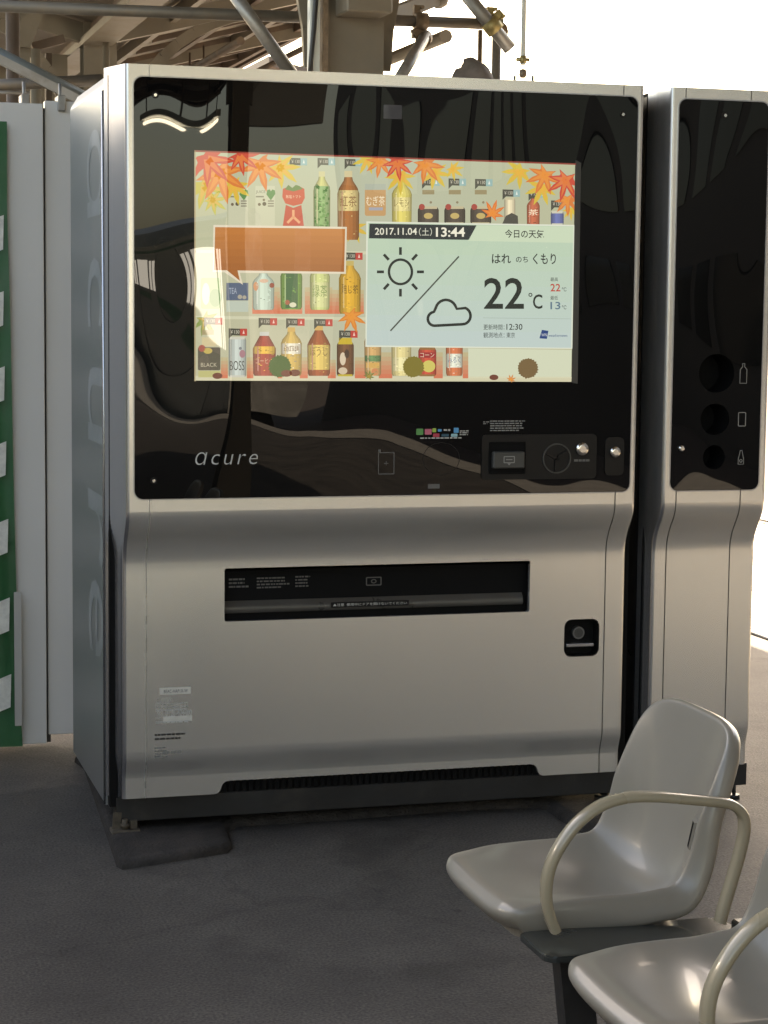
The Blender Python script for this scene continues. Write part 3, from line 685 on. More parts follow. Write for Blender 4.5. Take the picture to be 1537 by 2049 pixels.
for x, y in ((597, 323), (653, 323), (707, 325), (862, 364), (915, 364), (968, 365), (1023, 386), (1075, 388), (1120, 408)): price(x, y, 35, False)
def bottle(cx_, top, bot, w_, body, cap, neck=.42, shoulder=.25, label=None, txt=None, tc=(240, 235, 210), extra=None, lay=4, capw=.36):
    p_ = Pic(); h = bot-top; hw = w_/2; ys = top+h*shoulder; yn = top+h*.09
    prof = [(hw*capw, yn), (hw*neck, yn+h*.05), (hw*.85, ys), (hw, ys+h*.08), (hw*.97, bot-h*.05), (hw*.85, bot)]
    p_.shaded(cx_, prof, body, lay)
    p_.rect(cx_-hw*capw, top, cx_+hw*capw, yn, cap, lay)
    if label:
        l0, l1, lc = label; p_.shaded(cx_, [(hw*.9, top+h*l0), (hw*.94, top+h*l0+3), (hw*.94, top+h*l1-3), (hw*.9, top+h*l1)], lc, lay+1); p_.specks(cx_, hw*.7, top+h*l0+3, top+h*l1-3, lc, lay+1)
    if txt: p_.text(txt[0], cx_-hw*.75, top+h*txt[1], cx_+hw*.75, top+h*txt[2], tc, lay+2)
    if extra: extra(p_)
    p_.specks(cx_, hw*.75, ys+4, bot-4, label[2] if label else body, lay+1)
    p_.poly([(cx_-hw*.62, ys+h*.06), (cx_-hw*.5, ys+h*.04), (cx_-hw*.5, bot-h*.1), (cx_-hw*.62, bot-h*.12)], tuple(v+(235-v)*.35 for v in body), lay+2)
    p_.build('product_picture', scr)
def can(cx_, top, bot, w_, body, lid, f=None, lay=4):
    p_ = Pic(); hw = w_/2
    p_.shaded(cx_, [(hw*.88, top), (hw, top+5), (hw, bot-4), (hw*.88, bot)], body, lay)
    p_.rect(cx_-hw*.84, top-2, cx_+hw*.84, top+3, lid, lay+1); p_.rect(cx_-hw*.84, bot-3, cx_+hw*.84, bot+1, lid, lay+1)
    if f: f(p_)
    p_.build('product_picture', scr)
# upper shelf
def carton(cx_):
    p_ = Pic(); p_.rect(cx_-19, 372, cx_+20, 452, (176, 186, 164), 3)
    p_.poly([(cx_+12, 401), (cx_+3, 389), (cx_+5, 380), (cx_+10, 379), (cx_+12, 383), (cx_+15, 379), (cx_+20, 381), (cx_+21, 388)], (62, 122, 66), 5)
    p_.text('JUICE', cx_-18, 381, cx_+1, 388, (84, 92, 80), 5); p_.rect(cx_-18, 392, cx_-2, 395, (110, 114, 100), 5)
    p_.disc(cx_-1, 408, 4, (70, 66, 56), 5); p_.disc(cx_-11, 409, 3, (90, 80, 66), 5); p_.disc(cx_-2, 400, 2.5, (96, 86, 70), 5)
    for k in range(3): p_.rect(cx_+6, 401+5*k, cx_+18, 403.5+5*k, (110, 112, 98), 5)
    p_.build('product_picture', scr)
carton(476); carton(530)
p_ = Pic(); p_.poly([(566, 378), (576, 374), (588, 377), (600, 373), (609, 378), (610, 396), (604, 408), (587, 412), (571, 407), (565, 394)], (182, 62, 44), 4)
p_.poly([(570, 379), (577, 370), (585, 376), (592, 370), (599, 372), (606, 378), (587, 383)], (74, 112, 58), 5)
p_.poly([(572, 410), (587, 416), (603, 410), (608, 452), (566, 452)], (176, 58, 46), 4); p_.line(587, 420, 587, 436, 5, (214, 150, 110), 5); p_.line(587, 434, 575, 446, 5, (214, 150, 110), 5); p_.line(587, 434, 600, 446, 5, (214, 150, 110), 5)
p_.text('無塩トマト', 572, 390, 602, 397, (226, 190, 160), 6); p_.build('product_picture', scr)
def leaves(seed, cx_, y0_, y1_, hw, cols):
    def f(p2):
        rr = random.Random(seed)
        for k in range(46): p2.disc(cx_+rr.uniform(-hw, hw), rr.uniform(y0_, y1_), rr.uniform(1.5, 3.5), rr.choice(cols), 5, rr.uniform(2, 4), 7)
    return f
bottle(644, 343, 460, 34, (164, 170, 106), (182, 184, 140), label=(.25, .95, (98, 142, 88)), extra=leaves(3, 644, 372, 455, 14, ((66, 118, 62), (110, 154, 96), (52, 96, 52))))
bottle(697, 342, 480, 44, (140, 84, 42), (186, 180, 142), label=(.28, .58, (186, 172, 116)), txt=('紅茶', .36, .52), tc=(120, 84, 50))
p_ = Pic(); p_.rr(730, 370, 772, 432, 4, (176, 138, 92), 4); p_.rect(730, 368, 772, 380, (150, 166, 156), 5); p_.text('むぎ茶', 733, 392, 770, 412, (226, 220, 194), 6); p_.rect(738, 415, 766, 421, (140, 150, 168), 6); p_.build('product_picture', scr)
bottle(804, 358, 450, 40, (186, 180, 92), (196, 196, 142), label=(.4, .7, (196, 190, 128)), txt=('レモン', .45, .6), tc=(110, 96, 50))
for cx_ in (857, 910, 962):
    def f(p2, cx_=cx_):
        p2.disc(cx_, 432, 9, (176, 158, 96), 6, 6); p2.disc(cx_-13, 414, 6, (150, 56, 50), 6); p2.disc(cx_+5, 405, 2.5, (120, 110, 88), 6); p2.rect(cx_-12, 380, cx_+12, 389, (132, 124, 92), 6)
    can(cx_, 415, 448, 42, (62, 56, 50), (174, 170, 140), f)
can(1020, 397, 450, 22, (196, 192, 164), (180, 178, 150), lambda p2: p2.poly([(1004, 450), (1012, 432), (1024, 426), (1036, 432), (1037, 450)], (56, 58, 54), 6))
bottle(1067, 392, 452, 26, (164, 82, 58), (78, 60, 50), txt=('茶', .45, .65))
can(1115, 424, 450, 26, (74, 90, 150), (182, 188, 176))
# middle shelf
p_ = Pic(); p_.rr(402, 556, 441, 618, 5, (124, 160, 112), 3); p_.disc(431, 596, 12, (86, 132, 84), 5, 18); p_.disc(412, 588, 8, (168, 190, 178), 5, 22); p_.build('product_picture', scr)
p_ = Pic(); p_.rect(453, 566, 497, 601, (62, 82, 112), 4); p_.text('TEA', 458, 576, 474, 588, (150, 168, 190), 6); p_.disc(480, 594, 4.5, (150, 150, 140), 6); p_.disc(489, 595, 4, (150, 150, 140), 6); p_.rect(453, 602, 497, 624, (164, 184, 176), 3); p_.build('product_picture', scr)
bottle(527, 540, 620, 44, (160, 186, 176), (150, 170, 150), label=None, extra=lambda p2: (p2.disc(512, 573, 5, (186, 124, 84), 6, 9), p2.disc(544, 571, 5, (134, 60, 46), 6), p2.disc(528, 562, 9, (198, 168, 146), 6, 4)))
bottle(583, 520, 619, 44, (88, 138, 60), (60, 100, 56), label=None, extra=lambda p2: (p2.rect(571, 540, 596, 617, (40, 84, 50), 5), p2.disc(575, 605, 5, (150, 80, 60), 6), p2.disc(586, 610, 7, (196, 204, 180), 6, 5)))
bottle(640, 520, 620, 40, (166, 182, 118), (150, 170, 110), label=(.45, .95, (178, 188, 134)), txt=('緑茶', .5, .75), tc=(112, 140, 82))
bottle(700, 522, 628, 44, (182, 142, 48), (176, 160, 90), label=(.35, .85, (190, 146, 44)), txt=('焙じ茶', .45, .62), tc=(74, 54, 26))
# lower shelf
def fb(p2): p2.text('BLACK', 402, 726, 434, 734, (176, 172, 152), 6); p2.disc(416, 702, 9, (176, 158, 84), 6, 6); p2.disc(404, 697, 7, (150, 70, 64), 6)
p_ = Pic(); p_.rr(396, 695, 441, 741, 3, (70, 66, 58), 4); p_.rect(404, 660, 428, 670, (134, 126, 88), 4); p_.rect(404, 675, 432, 693, (186, 178, 140), 4); p_.rect(397, 742, 441, 755, (164, 168, 110), 4); fb(p_); p_.build('product_picture', scr)
can(475, 676, 754, 35, (160, 178, 178), (182, 190, 182), lambda p2: (p2.text('BOSS', 460, 722, 489, 741, (58, 62, 62), 6), p2.disc(485, 708, 6, (150, 110, 124), 6, 8), p2.disc(481, 697, 3, (110, 120, 128), 6)))
bottle(529, 664, 752, 46, (136, 50, 42), (176, 186, 184), neck=.5, shoulder=.3, label=(.33, .5, (196, 156, 60)), txt=('コーヒー', .6, .72), tc=(206, 170, 140), capw=.4)
bottle(583, 655, 752, 42, (176, 150, 78), (190, 156, 84), label=(.33, .55, (198, 200, 186)), txt=('珈琲', .38, .5), tc=(110, 80, 50))
bottle(638, 652, 752, 46, (134, 66, 38), (190, 154, 86), neck=.45, shoulder=.3, label=(.38, .88, (190, 168, 88)), txt=('ほうじ', .42, .6), tc=(110, 90, 50))
can(691, 686, 752, 34, (94, 62, 42), (176, 160, 52), lambda p2: (p2.rect(678, 676, 704, 688, (182, 160, 44), 6), p2.disc(686, 718, 6, (196, 186, 166), 6, 13), p2.disc(694, 708, 5, (60, 44, 36), 6, 9), p2.disc(686, 742, 9, (190, 178, 156), 6, 7)))
bottle(746, 650, 752, 34, (176, 142, 92), (90, 120, 84), label=(.6, .72, (76, 116, 76)), extra=lambda p2: (p2.rect(733, 726, 759, 736, (196, 156, 84), 6), p2.disc(750, 744, 7, (190, 120, 80), 6)))
bottle(803, 660, 752, 40, (188, 182, 128), (192, 190, 140), label=(.6, .9, (196, 196, 150)))
can(855, 697, 752, 36, (170, 60, 46), (130, 90, 50), lambda p2: (p2.rect(838, 705, 872, 716, (140, 34, 36), 6), p2.text('コーン', 841, 706, 869, 715, (222, 196, 172), 7), p2.disc(858, 733, 13, (186, 182, 90), 6, 12)))
bottle(909, 660, 752, 34, (180, 96, 62), (170, 150, 100), label=(.52, .82, (188, 200, 190)), txt=('みるく', .6, .72), tc=(74, 104, 140))
for x, y, r, c_ in ((560, 733, 22, (46, 80, 34)), (827, 734, 21, (104, 96, 32)), (1056, 737, 20, (96, 76, 46))):
    p_ = Pic(); rr = random.Random(int(x)); n_ = 46
    p_.poly([(x+(r+(k % 2)*rr.uniform(.5, 3.5)-1)*math.cos(2*PI*k/n_), y+(r+(k % 2)*rr.uniform(.5, 3.5)-1)*math.sin(2*PI*k/n_)) for k in range(n_)], c_, 12); p_.build('chestnut_burr_picture', scr)
for x, y, r in ((435, 752, 10), (573, 747, 11), (590, 746, 11), (988, 755, 9)):
    p_ = Pic(); p_.disc(x, y, r, (92, 44, 34), 13, r*.62); p_.build('chestnut_picture', scr)
# maple leaves
def leaf(cx_, cy_, r, rot, c_, lay, clip_top=None):
    pts_ = []; lob = (.55, .8, .95, 1., .95, .8, .55); angs = (-2.35, -1.5, -.75, 0, .75, 1.5, 2.35)
    for k, (l, an) in enumerate(zip(lob, angs)):
        for da, f_ in ((-.2, .62), (0, 1.), (.2, .62)):
            pts_.append((cx_+r*l*f_*math.sin(an+da+rot), cy_-r*l*f_*math.cos(an+da+rot)))
        if k < 6:
            m_ = (an+angs[k+1])/2; pts_.append((cx_+r*.34*math.sin(m_+rot), cy_-r*.34*math.cos(m_+rot)))
    pts_.append((cx_+r*.18*math.sin(PI+rot), cy_-r*.18*math.cos(PI+rot)))
    out_ = []
    for x_, y_ in pts_:                     # cut at the border of the lit area
        y_ = max(y_, 303.5+(x_-391)*.0342); x_ = min(max(x_, 391.5), xr(y_)-.5); out_.append((x_, y_))
    p2 = Pic(); p2.poly(out_, c_, lay)
    for l, an in zip(lob, angs):
        q_ = [(cx_+r*.12*math.sin(an+rot+1.4), cy_-r*.12*math.cos(an+rot+1.4)), (cx_+r*l*.8*math.sin(an+rot), cy_-r*l*.8*math.cos(an+rot)), (cx_+r*.12*math.sin(an+rot-1.4), cy_-r*.12*math.cos(an+rot-1.4))]
        if all(392 < x_ < xr(y_)-1 and y_ > 304.5+(x_-391)*.0342 for x_, y_ in q_): p2.poly(q_, tuple(v*.5+w_*.5 for v, w_ in zip(c_, (226, 150, 60))), lay+.5)
    p2.build('maple_leaf_picture', scr)
Rc, Oc, Yc = (184, 54, 40), (198, 104, 44), (190, 172, 56)
for a_ in ((408, 372, 52, 2.6, (168, 164, 62), 9), (425, 400, 34, 2.2, (160, 168, 70), 9), (560, 335, 46, 2.3, Yc, 9), (520, 330, 56, 2.9, Oc, 10), (440, 345, 66, 2.9, Oc, 11), (415, 318, 62, 2.4, Rc, 12), (480, 312, 44, 2.2, Rc, 12), (468, 372, 40, 2.9, Yc, 9),
           (735, 318, 34, 3.6, Yc, 9), (760, 322, 36, 3.3, Oc, 10), (868, 345, 38, 2.5, Yc, 9), (800, 352, 40, 3.1, Yc, 9), (850, 328, 44, 2.5, Oc, 10), (795, 325, 40, 3.0, Rc, 12), (905, 338, 26, 2.2, Yc, 9),
           (1040, 342, 40, 3.9, Yc, 9), (1085, 375, 40, 3.6, Yc, 9), (1090, 350, 44, 3.6, Oc, 11), (1132, 360, 46, 3.4, Rc, 12), (1135, 400, 34, 3.1, Oc, 11), (1142, 420, 22, 3.1, Yc, 10), (985, 428, 30, .3, (204, 98, 40), 11), (702, 632, 36, 2.8, (198, 112, 40), 11), (708, 455, 34, 2.8, (186, 166, 60), 3), (1022, 760, 12, .4, (190, 110, 50), 9), (738, 754, 14, .2, (62, 96, 46), 9), (410, 640, 36, 2.6, (104, 132, 60), 3)):
    leaf(*a_)
# speech balloon
p_ = Pic(); bal = [(430, 453), (691, 457), (689, 545), (476, 543), (481, 565), (451, 542), (428, 541)]
p_.poly([(427, 450), (694, 454), (692, 548), (480, 546), (486, 570), (449, 545), (425, 544)], (202, 200, 184), 9); p_.build('speech_balloon', scr)
for k in range(6):
    y0_, y1_ = 453+k*15, 453+(k+1)*15 if k < 5 else 543.5
    pc = p_ if k == 0 else pc
pc = Pic()
for k in range(6):
    t0_, t1_ = k/6, (k+1)/6; c_ = (172-26*k/5, 100-20*k/5, 42-8*k/5)
    pc.poly([(430.5-2*t0_, 454.5+86*t0_), (690.5-2*t0_, 458+86*t0_), (690.5-2*t1_, 458+86*t1_), (430.5-2*t1_, 454.5+86*t1_)], c_, 10)
pc.poly([(453, 540), (475, 540.5), (480, 562)], (146, 80, 34), 10); pc.build('speech_balloon_fill', scr)
# weather card
p_ = Pic(); p_.poly([(733, 443), (1149, 450), (1145, 698), (731, 694)], (196, 210, 198), 12); p_.poly([(736, 446), (1147, 453), (1142.5, 696), (733.5, 691)], (166, 192, 176), 13)
for k in range(8):
    t0_, t1_ = k/8, (k+1)/8; c_ = (164+4*t0_, 193-2*t0_, 172+22*t0_)
    p_.poly([(736-2.5*t0_, 446+245*t0_), (1147-4.5*t0_, 453+243*t0_), (1147-4.5*t1_, 453+243*t1_), (736-2.5*t1_, 446+245*t1_)], c_, 14)
p_.poly([(955, 451), (1147, 454), (1146, 486), (935, 482)], (178, 202, 180), 15); wc = p_.build('weather_card', scr)
DK = (44, 50, 46); p_ = Pic()
p_.poly([(739, 447.5), (953, 451), (938, 480), (738, 477)], (50, 56, 56), 15); p_.build('date_bar', scr)
p_ = Pic(); p_.text('2017.11.04', 750, 456, 834, 470, (206, 214, 200), 16, bold=.012); p_.text('（土）', 838, 456, 864, 472, (196, 206, 192), 16); p_.text('13:44', 872, 455, 930, 474, (214, 220, 206), 16, bold=.02); p_.build('date_text', scr)
def card_text(name, items):
    for it in items:
        q_ = Pic(); q_.text(*it[0], **it[1]); q_.build(name, scr)
B1, B0 = dict(bold=.012), {}
card_text('weather_heading', [(('今日の天気', 1010, 459, 1088, 476, DK, 16, 1), B1)])
card_text('weather_forecast', [(('はれ', 984, 508, 1022, 527, DK, 16), B1), (('のち', 1032, 513, 1056, 525, DK, 16), dict(bold=.008)), (('くもり', 1066, 507, 1112, 529, DK, 16), B1)])
card_text('weather_temperature', [(('22', 968, 556, 1048, 618, DK, 16), B1), (('C', 1066, 589, 1085, 618, DK, 16), B1), (('22', 1101, 568, 1121, 583, (172, 70, 58), 16), B1), (('13', 1101, 604, 1121, 619, (80, 112, 130), 16), B1), (('℃', 1124, 575, 1133, 583, DK, 16), B0), (('℃', 1124, 611, 1133, 619, DK, 16), B0)])
card_text('weather_caption', [(('最高', 1101, 555, 1116, 563, DK, 16), B0), (('最低', 1101, 592, 1116, 600, DK, 16), B0), (('更新時間：', 967, 649, 1009, 660, DK, 16), B0), (('12:30', 1013, 648, 1045, 660, DK, 16), dict(bold=.008)), (('観測地点：', 967, 665, 1009, 676, DK, 16), B0), (('東京', 1013, 665, 1030, 676, DK, 16), B0)])
p_ = Pic(); p_.ringp([circ(1061, 590, 4, 14), circ(1061, 590, 2.2, 14)], DK, 16); p_.build('weather_degree_ring', scr)
p_ = Pic(); p_.line(966, 636, 1142, 638, .8, (140, 164, 152), 16); p_.build('weather_rule', scr)
p_ = Pic(); p_.poly([(1084, 660), (1097, 662), (1094, 678), (1079, 677)], (38, 66, 118), 16); p_.text('WN', 1083, 667, 1094, 673, (190, 205, 210), 17); p_.text('weathernews', 1097, 668.5, 1135, 674, (52, 76, 120), 16); p_.build('weather_logo', scr)
p_ = Pic(); p_.ringp([circ(801, 544, 25.5, 40, 27), circ(801, 544, 20.5, 40, 22)], DK, 16)
for k in range(8):
    an = k*PI/4; r1, r2 = 33, 47; p_.line(801+r1*math.cos(an), 544+r1*1.03*math.sin(an), 801+r2*math.cos(an), 544+r2*1.05*math.sin(an), 5.5, DK, 16)
p_.line(918, 513, 781, 662, 3, (70, 78, 72), 16); p_.build('sun_icon', scr)
cl = []
for cx_, cy_, r, a0, a1 in ((925, 632, 19, 90, -70), (892, 622, 24, -15, -165), (869, 638, 16, -100, -270)):
    for k in range(11):
        t_ = math.radians(a0+(a1-a0)*k/10); cl.append((cx_+r*math.cos(t_), cy_+r*1.03*math.sin(t_)))
ci = outline(cl, -5.5)[1]; ci2 = outline(cl, 5.5)[1]
inn = ci if abs(sum(p2[0] for p2 in ci)/len(ci)-897) < 99 and min(p2[0] for p2 in ci) > min(p2[0] for p2 in cl) else ci2
p_ = Pic(); p_.ringp([cl, inn], DK, 16); p_.build('cloud_icon', scr)

# ================================================================== PARTITION WALL
YW = 1.29
pwl = empty('partition_wall', (-.5, YW, 0), 'plain white panel partition wall behind the silver vending machine', 'wall')
ztop = U(45, 206, 1, YW).z
xj = U(93, 900, 1, YW).x
for i in range(5):
    x1_ = xj-.004-i*.6; mb = MB(); mb.box((x1_-.594, YW, .012), (x1_, YW+.04, ztop), .003, 2); mb.build('panel', M['wall'], pwl)
mb = MB(); mb.box((xj+.004, YW+.022, .035), (xj+.604, YW+.06, ztop+.012), .003, 2); mb.build('panel', M['wall'], pwl)
mb = MB(); mb.box((xj-.01, YW+.03, .01), (xj+.012, YW+.05, ztop-.01)); mb.build('joint', M['seam'], pwl)
gs = empty('striped_safety_sheet', (-.3, YW-.03, 0), 'green sheet with white slanted patches hung on the white partition wall', 'sheet')
xa = -.62
YG2 = YW-.02
mb = MB(); rows = []
edge = [(14, 243), (14, 420), (20, 620), (28, 1000), (33, 1185), (40, 1400), (45, 1497)]
for px, py in edge:
    p = U(px, py, 1, YG2); rows.append([(xa+(p.x-xa)*k/24, YG2+.004*math.sin(k*1.3+p.z*4)-.003*math.cos(k*2.1), p.z) for k in range(25)])
rows[-1] = [(v[0], v[1]-.004, .012) for v in rows[-1]]
mb.grid(rows); gsh = mb.build('sheet', M['green_sheet'], gs)
for k, (px, py) in enumerate(((8, 468), (8, 620), (10, 770), (13, 920), (17, 1075), (20, 1232), (23, 1385))):
    p = U(px, py, 1, YG2-.012)
    mb = MB(); h = .058; y = YG2-.011
    mb.plate([[(p.x-.22, p.z-h-.075), (p.x-.003, p.z-h+.01), (p.x, p.z+h-.0), (p.x-.22, p.z+h-.085)]], y-.001, y); mb.build('white_patch', M['white_patch'], gs)
p1 = U(28, 1185, 1, YG2-.02); p2 = U(45, 1452, 1, YG2-.02)
mb = MB(); mb.box((p1.x, YG2-.022, p2.z), (p2.x, YG2-.016, p1.z), .001); tag(mb.build('cover_strip', M['wall_cover']), 'narrow grey cover strip at the edge of the green sheet', 'strip')

# ================================================================== CANOPY + COLUMNS
CXc = 1.5; YC0 = 3.45; SPAN = 7.7
EX0, EX1, ZV, ZE = -1.25, 4.2, 3.52, 4.2
def roofz(x): return ZV+(ZE-ZV)*abs(x-CXc)/(EX1-CXc)
pc0 = U(652, 75, 1, YC0); pc1 = U(768, 75, 1, YC0)
CW = (pc1.x-pc0.x); CXc_ = (pc0.x+pc1.x)/2
def column(y, label):
    t = empty('steel_column', (CXc_, y, 0), label, 'column', 'cream columns of the platform canopy')
    x = CXc_; h = CW/2
    mb = MB(); mb.box((x-h, y, 0), (x+h, y+.016, ZV+.1)); mb.build('flange', M['cream'], t)
    mb = MB(); mb.box((x-h, y+.234, 0), (x+h, y+.25, ZV+.1)); mb.build('flange', M['cream'], t)
    mb = MB(); mb.box((x-.008, y+.016, 0), (x+.008, y+.234, ZV+.1)); mb.build('web', M['cream'], t)
    for s_ in (-1, 1):
        mb = MB(); pts_ = []
        for k in range(13):
            a_ = k/12*PI/2; pts_.append((x+s_*(h+.02+1.25*(1-math.cos(a_))), y+.125, 2.45+1.32*math.sin(a_)))
        for p_, q_ in zip(pts_, pts_[1:]): mb.bar(p_, q_, .09, .035, (0, 1, 0))
        mb.build('knee_brace', M['cream'], t)
    return t
column(YC0, 'cream steel column rising behind the silver vending machine')
column(YC0+SPAN, 'cream steel column with a curved brace beyond the white partition wall')
for yk in (-52.3, -44.6, -36.9, -29.2, -21.5, -13.8, -6.1, YC0+SPAN*2, YC0+SPAN*3, YC0+SPAN*4): column(yk, 'cream steel column in the row under the platform canopy')
cp = empty('platform_canopy', (CXc, 0, ZV), 'cream butterfly roof canopy over the platform with rafters and purlins', 'canopy')
YA, YB = -58, 46
mb = MB()
for xa_, xb_ in ((EX0, CXc), (CXc, EX1)):
    n_ = 6
    rows = [[(xa_+(xb_-xa_)*i/n_, y, roofz(xa_+(xb_-xa_)*i/n_)+.10+(.012 if j % 2 else 0)) for i in range(n_+1)] for j, y in enumerate([YA+.4*q for q in range(int((YB-YA)/.4)+1)])]
    mb.grid(rows, False)
mb.build('roof_sheet', M['cream_roof'], cp)
y = YC0-4*SPAN
ny = 0
while y < YB:
    for xa_, xb_ in ((EX0, CXc), (CXc, EX1)):
        mb = MB(); mb.bar((xa_, y+.125, roofz(xa_)), (xb_, y+.125, roofz(xb_)), .10, .15); mb.build('rafter', M['cream'], cp)
    y += SPAN/2
for i in range(9):
    x = EX0+.15+(EX1-EX0-.3)*i/8
    mb = MB(); mb.bar((x, YA, roofz(x)+.03), (x, YB, roofz(x)+.03), .05, .10); mb.build('purlin', M['cream'] if i % 2 else M['brown_steel'], cp)
for x in (EX0, EX1):
    mb = MB(); mb.box((x-.03, YA, ZE-.04), (x+.03, YB, ZE+.16)); mb.build('gutter', M['brown_steel'], cp)
mb = MB(); mb.box((CXc-.12, YA, ZV-.08), (CXc+.12, YB, ZV-.02)); mb.build('valley_beam', M['cream'], cp)
y = 7.0
while y < YB:
    mb = MB(); mb.bar((2.3, y, roofz(2.3)+.055), (EX1-.03, y, roofz(EX1-.03)+.055), .06, .05); mb.build('batten', M['brown_steel'], cp)
    y += .9
# hanging rods + conduit rails under the far canopy
for i, (px, y_) in enumerate(((347, 16), (380, 15), (396, 15.5), (408, 14.5), (475, 20), (330, 19))):
    p = U(px, 60, 1, y_); mb = MB(); mb.tube([(p.x, y_, 2.9), (p.x, y_, roofz(min(p.x, 4.15)))], .011, 6); mb.build('hanger_rod', M['brown_steel'], cp)
for x, z, r in ((2.2, 3.25, .03), (3.0, 3.4, .025), (3.7, 3.35, .05), (.4, 3.3, .03)):
    mb = MB(); mb.tube([(x, 9, z), (x, YB, z)], r, 8); mb.build('conduit', M['brown_steel'] if r < .04 else M['cream'], cp)
for y_ in (17.5, 21, 25, 29):
    mb = MB(); mb.bar((1.6, y_, 3.3), (4.1, y_, 3.62), .07, .10); mb.bar((1.6, y_, 3.05), (3.1, y_+.2, 3.3), .04, .05); mb.build('tie_beam', M['brown_steel'], cp)
# neighbouring canopy across the tracks
c2 = empty('far_canopy', (10.1, 60, 0), 'brown roofed canopy of the next platform seen across the tracks', 'canopy')
mb = MB(); mb.plate([[(9.4, 6.75), (10.1, 6.55), (10.8, 6.75), (10.8, 6.95), (10.1, 6.75), (9.4, 6.95)]], 40, 90); mb.build('roof_sheet', M['brown_steel'], c2)
for i in range(10):
    mb = MB(); mb.box((9.4, 41+4.5*i, 6.4), (10.8, 41.16+4.5*i, 6.54)); mb.build('rafter', M['cream'], c2)
    if i % 2 == 0:
        mb = MB(); mb.box((10.0, 41+4.5*i, -1.1), (10.2, 41.2+4.5*i, 6.4)); mb.build('post', M['cream'], c2)

# ---- items on and around the near column
yq = YC0-.05
p0 = U(624, 75, 1, yq); p1 = U(641, 0, 1, yq)
t = empty('conduit_pipe', (p0.x, yq, 0), 'pale white conduit pipe running up the left of the cream column', 'pipe')
mb = MB(); mb.box((p0.x-.016, yq-.03, 0), (p0.x+.030, yq+.02, 3.5), .006, 2); mb.build('pipe', M['white_pipe'], t)
mb = MB(); mb.tube([U(620, 175, 1, yq-.04), U(622, 120, 1, yq-.04), U(628, 60, 1, yq-.04), U(632, 0, 1, yq-.04), U(634, -90, 1, yq-.04)], .011, 8); tag(mb.build('black_cable', M['cable']), 'black cable hanging down along the white conduit pipe', 'cable')
p0 = U(649, 60, 1, yq); mb = MB(); mb.box((p0.x-.010, yq-.02, 0), (p0.x+.012, yq+.03, 3.5)); mb.build('rust_channel', M['rust'], t)
mb = MB(); q0 = U(690, 24, 1, yq-.12); q1 = U(808, 20, 1, yq-.12)
mb.box((q0.x, yq-.16, q0.z), (q1.x-.06, yq+.04, q0.z+.2), .006); jb = tag(mb.build('junction_box', M['cream']), 'cream metal box fixed high on the front of the cream column', 'box')
t = empty('lamp_arm', tuple(U(860, 10, 1, 4.2)), 'pale sloping lamp arm with a round lamp beside the cream column', 'lamp')
mb = MB(); mb.bar(U(772, 36, 1, 4.0), U(880, -8, 1, 4.3), .05, .07); mb.build('arm', M['cream'], t)
mb = MB(); p = U(878, 2, 1, 4.3); mb.tube([(p.x, 4.3, p.z+.05), (p.x, 4.3, p.z+.01), (p.x, 4.3, p.z-.02), (p.x, 4.3, p.z-.035)], [.045, .05, .04, .015], 14); mb.build('lamp', M['cream'], t)

# ---- scaffold tubing
def pipe(name, a_, b_, r, m_, label, cat='pipe', group=None):
    t_ = empty(name, tuple((Vector(a_)+Vector(b_))/2), label, cat, group); mb_ = MB(); mb_.tube([a_, b_], r, 14); mb_.build('tube', M[m_], t_); return t_
def clamp(parent, p, axis, m_, r=.038):
    p = Vector(p); a_ = Vector(axis).normalized(); mb_ = MB(); mb_.tube([p-a_*.03, p+a_*.03], r, 12)
    s_ = a_.cross(Vector((0, 1, 0))).normalized(); mb_.bar(p+s_*r*.8-a_*.02, p+s_*(r+.03)-a_*.02, .03, .03); mb_.tube([p+s_*(r+.02)-Vector((0, .03, 0)), p+s_*(r+.02)+Vector((0, .03, 0))], .009, 6)
    mb_.build('clamp', M[m_], parent)
yp = 3.82
hp = pipe('scaffold_tube', U(-60, 10, 1, yp), U(1000, 49, 1, yp), .0255, 'dull_pipe', 'long horizontal scaffold tube passing behind the cream column')
clamp(hp, U(842, 42, 1, yp), (1, 0, 0), 'rust'); clamp(hp, U(988, 47, 1, yp), (1, 0, 0), 'brass', .042)
dg = pipe('scaffold_tube', U(462, -20, 1, 3.7), U(585, 150, 1, 3.7), .029, 'galv', 'grey diagonal scaffold tube crossing the horizontal one left of the column')
dp = pipe('scaffold_tube', U(925, -20, 1, 3.74), U(1021, 98, 1, 3.74), .031, 'galv', 'grey diagonal scaffold tube with its cut end hanging against the sky')
clamp(dp, U(985, 52, 1, 3.74), U(1021, 98, 1, 3.74)-U(940, 0, 1, 3.74), 'brass', .043); clamp(dp, U(1000, 62, 1, 3.9), (.4, 1, 0), 'rust', .04)
st = pipe('scaffold_tube', U(851, 72, 1, 3.85), U(795, 165, 1, 3.3), .026, 'galv', 'short sunlit scaffold strut slanting down behind the vending machine')
clamp(st, U(848, 78, 1, 3.85), U(851, 72, 1, 3.85)-U(795, 165, 1, 3.3), 'rust', .036); clamp(st, U(845, 62, 1, 3.85), (0, .2, 1), 'rust', .02)
pipe('grey_post', U(994, 68, 1, 4.0), (U(994, 155, 1, 4.0).x, 4.0, 0), .022, 'galv', 'vertical grey post under the cut end of the diagonal tube', 'post')
pipe('threaded_rod', U(961, 60, 1, 3.86), (U(961, 150, 1, 3.86).x, 3.86, 1.9), .011, 'rust', 'thin rusty rod hanging below the brass clamp', 'rod')
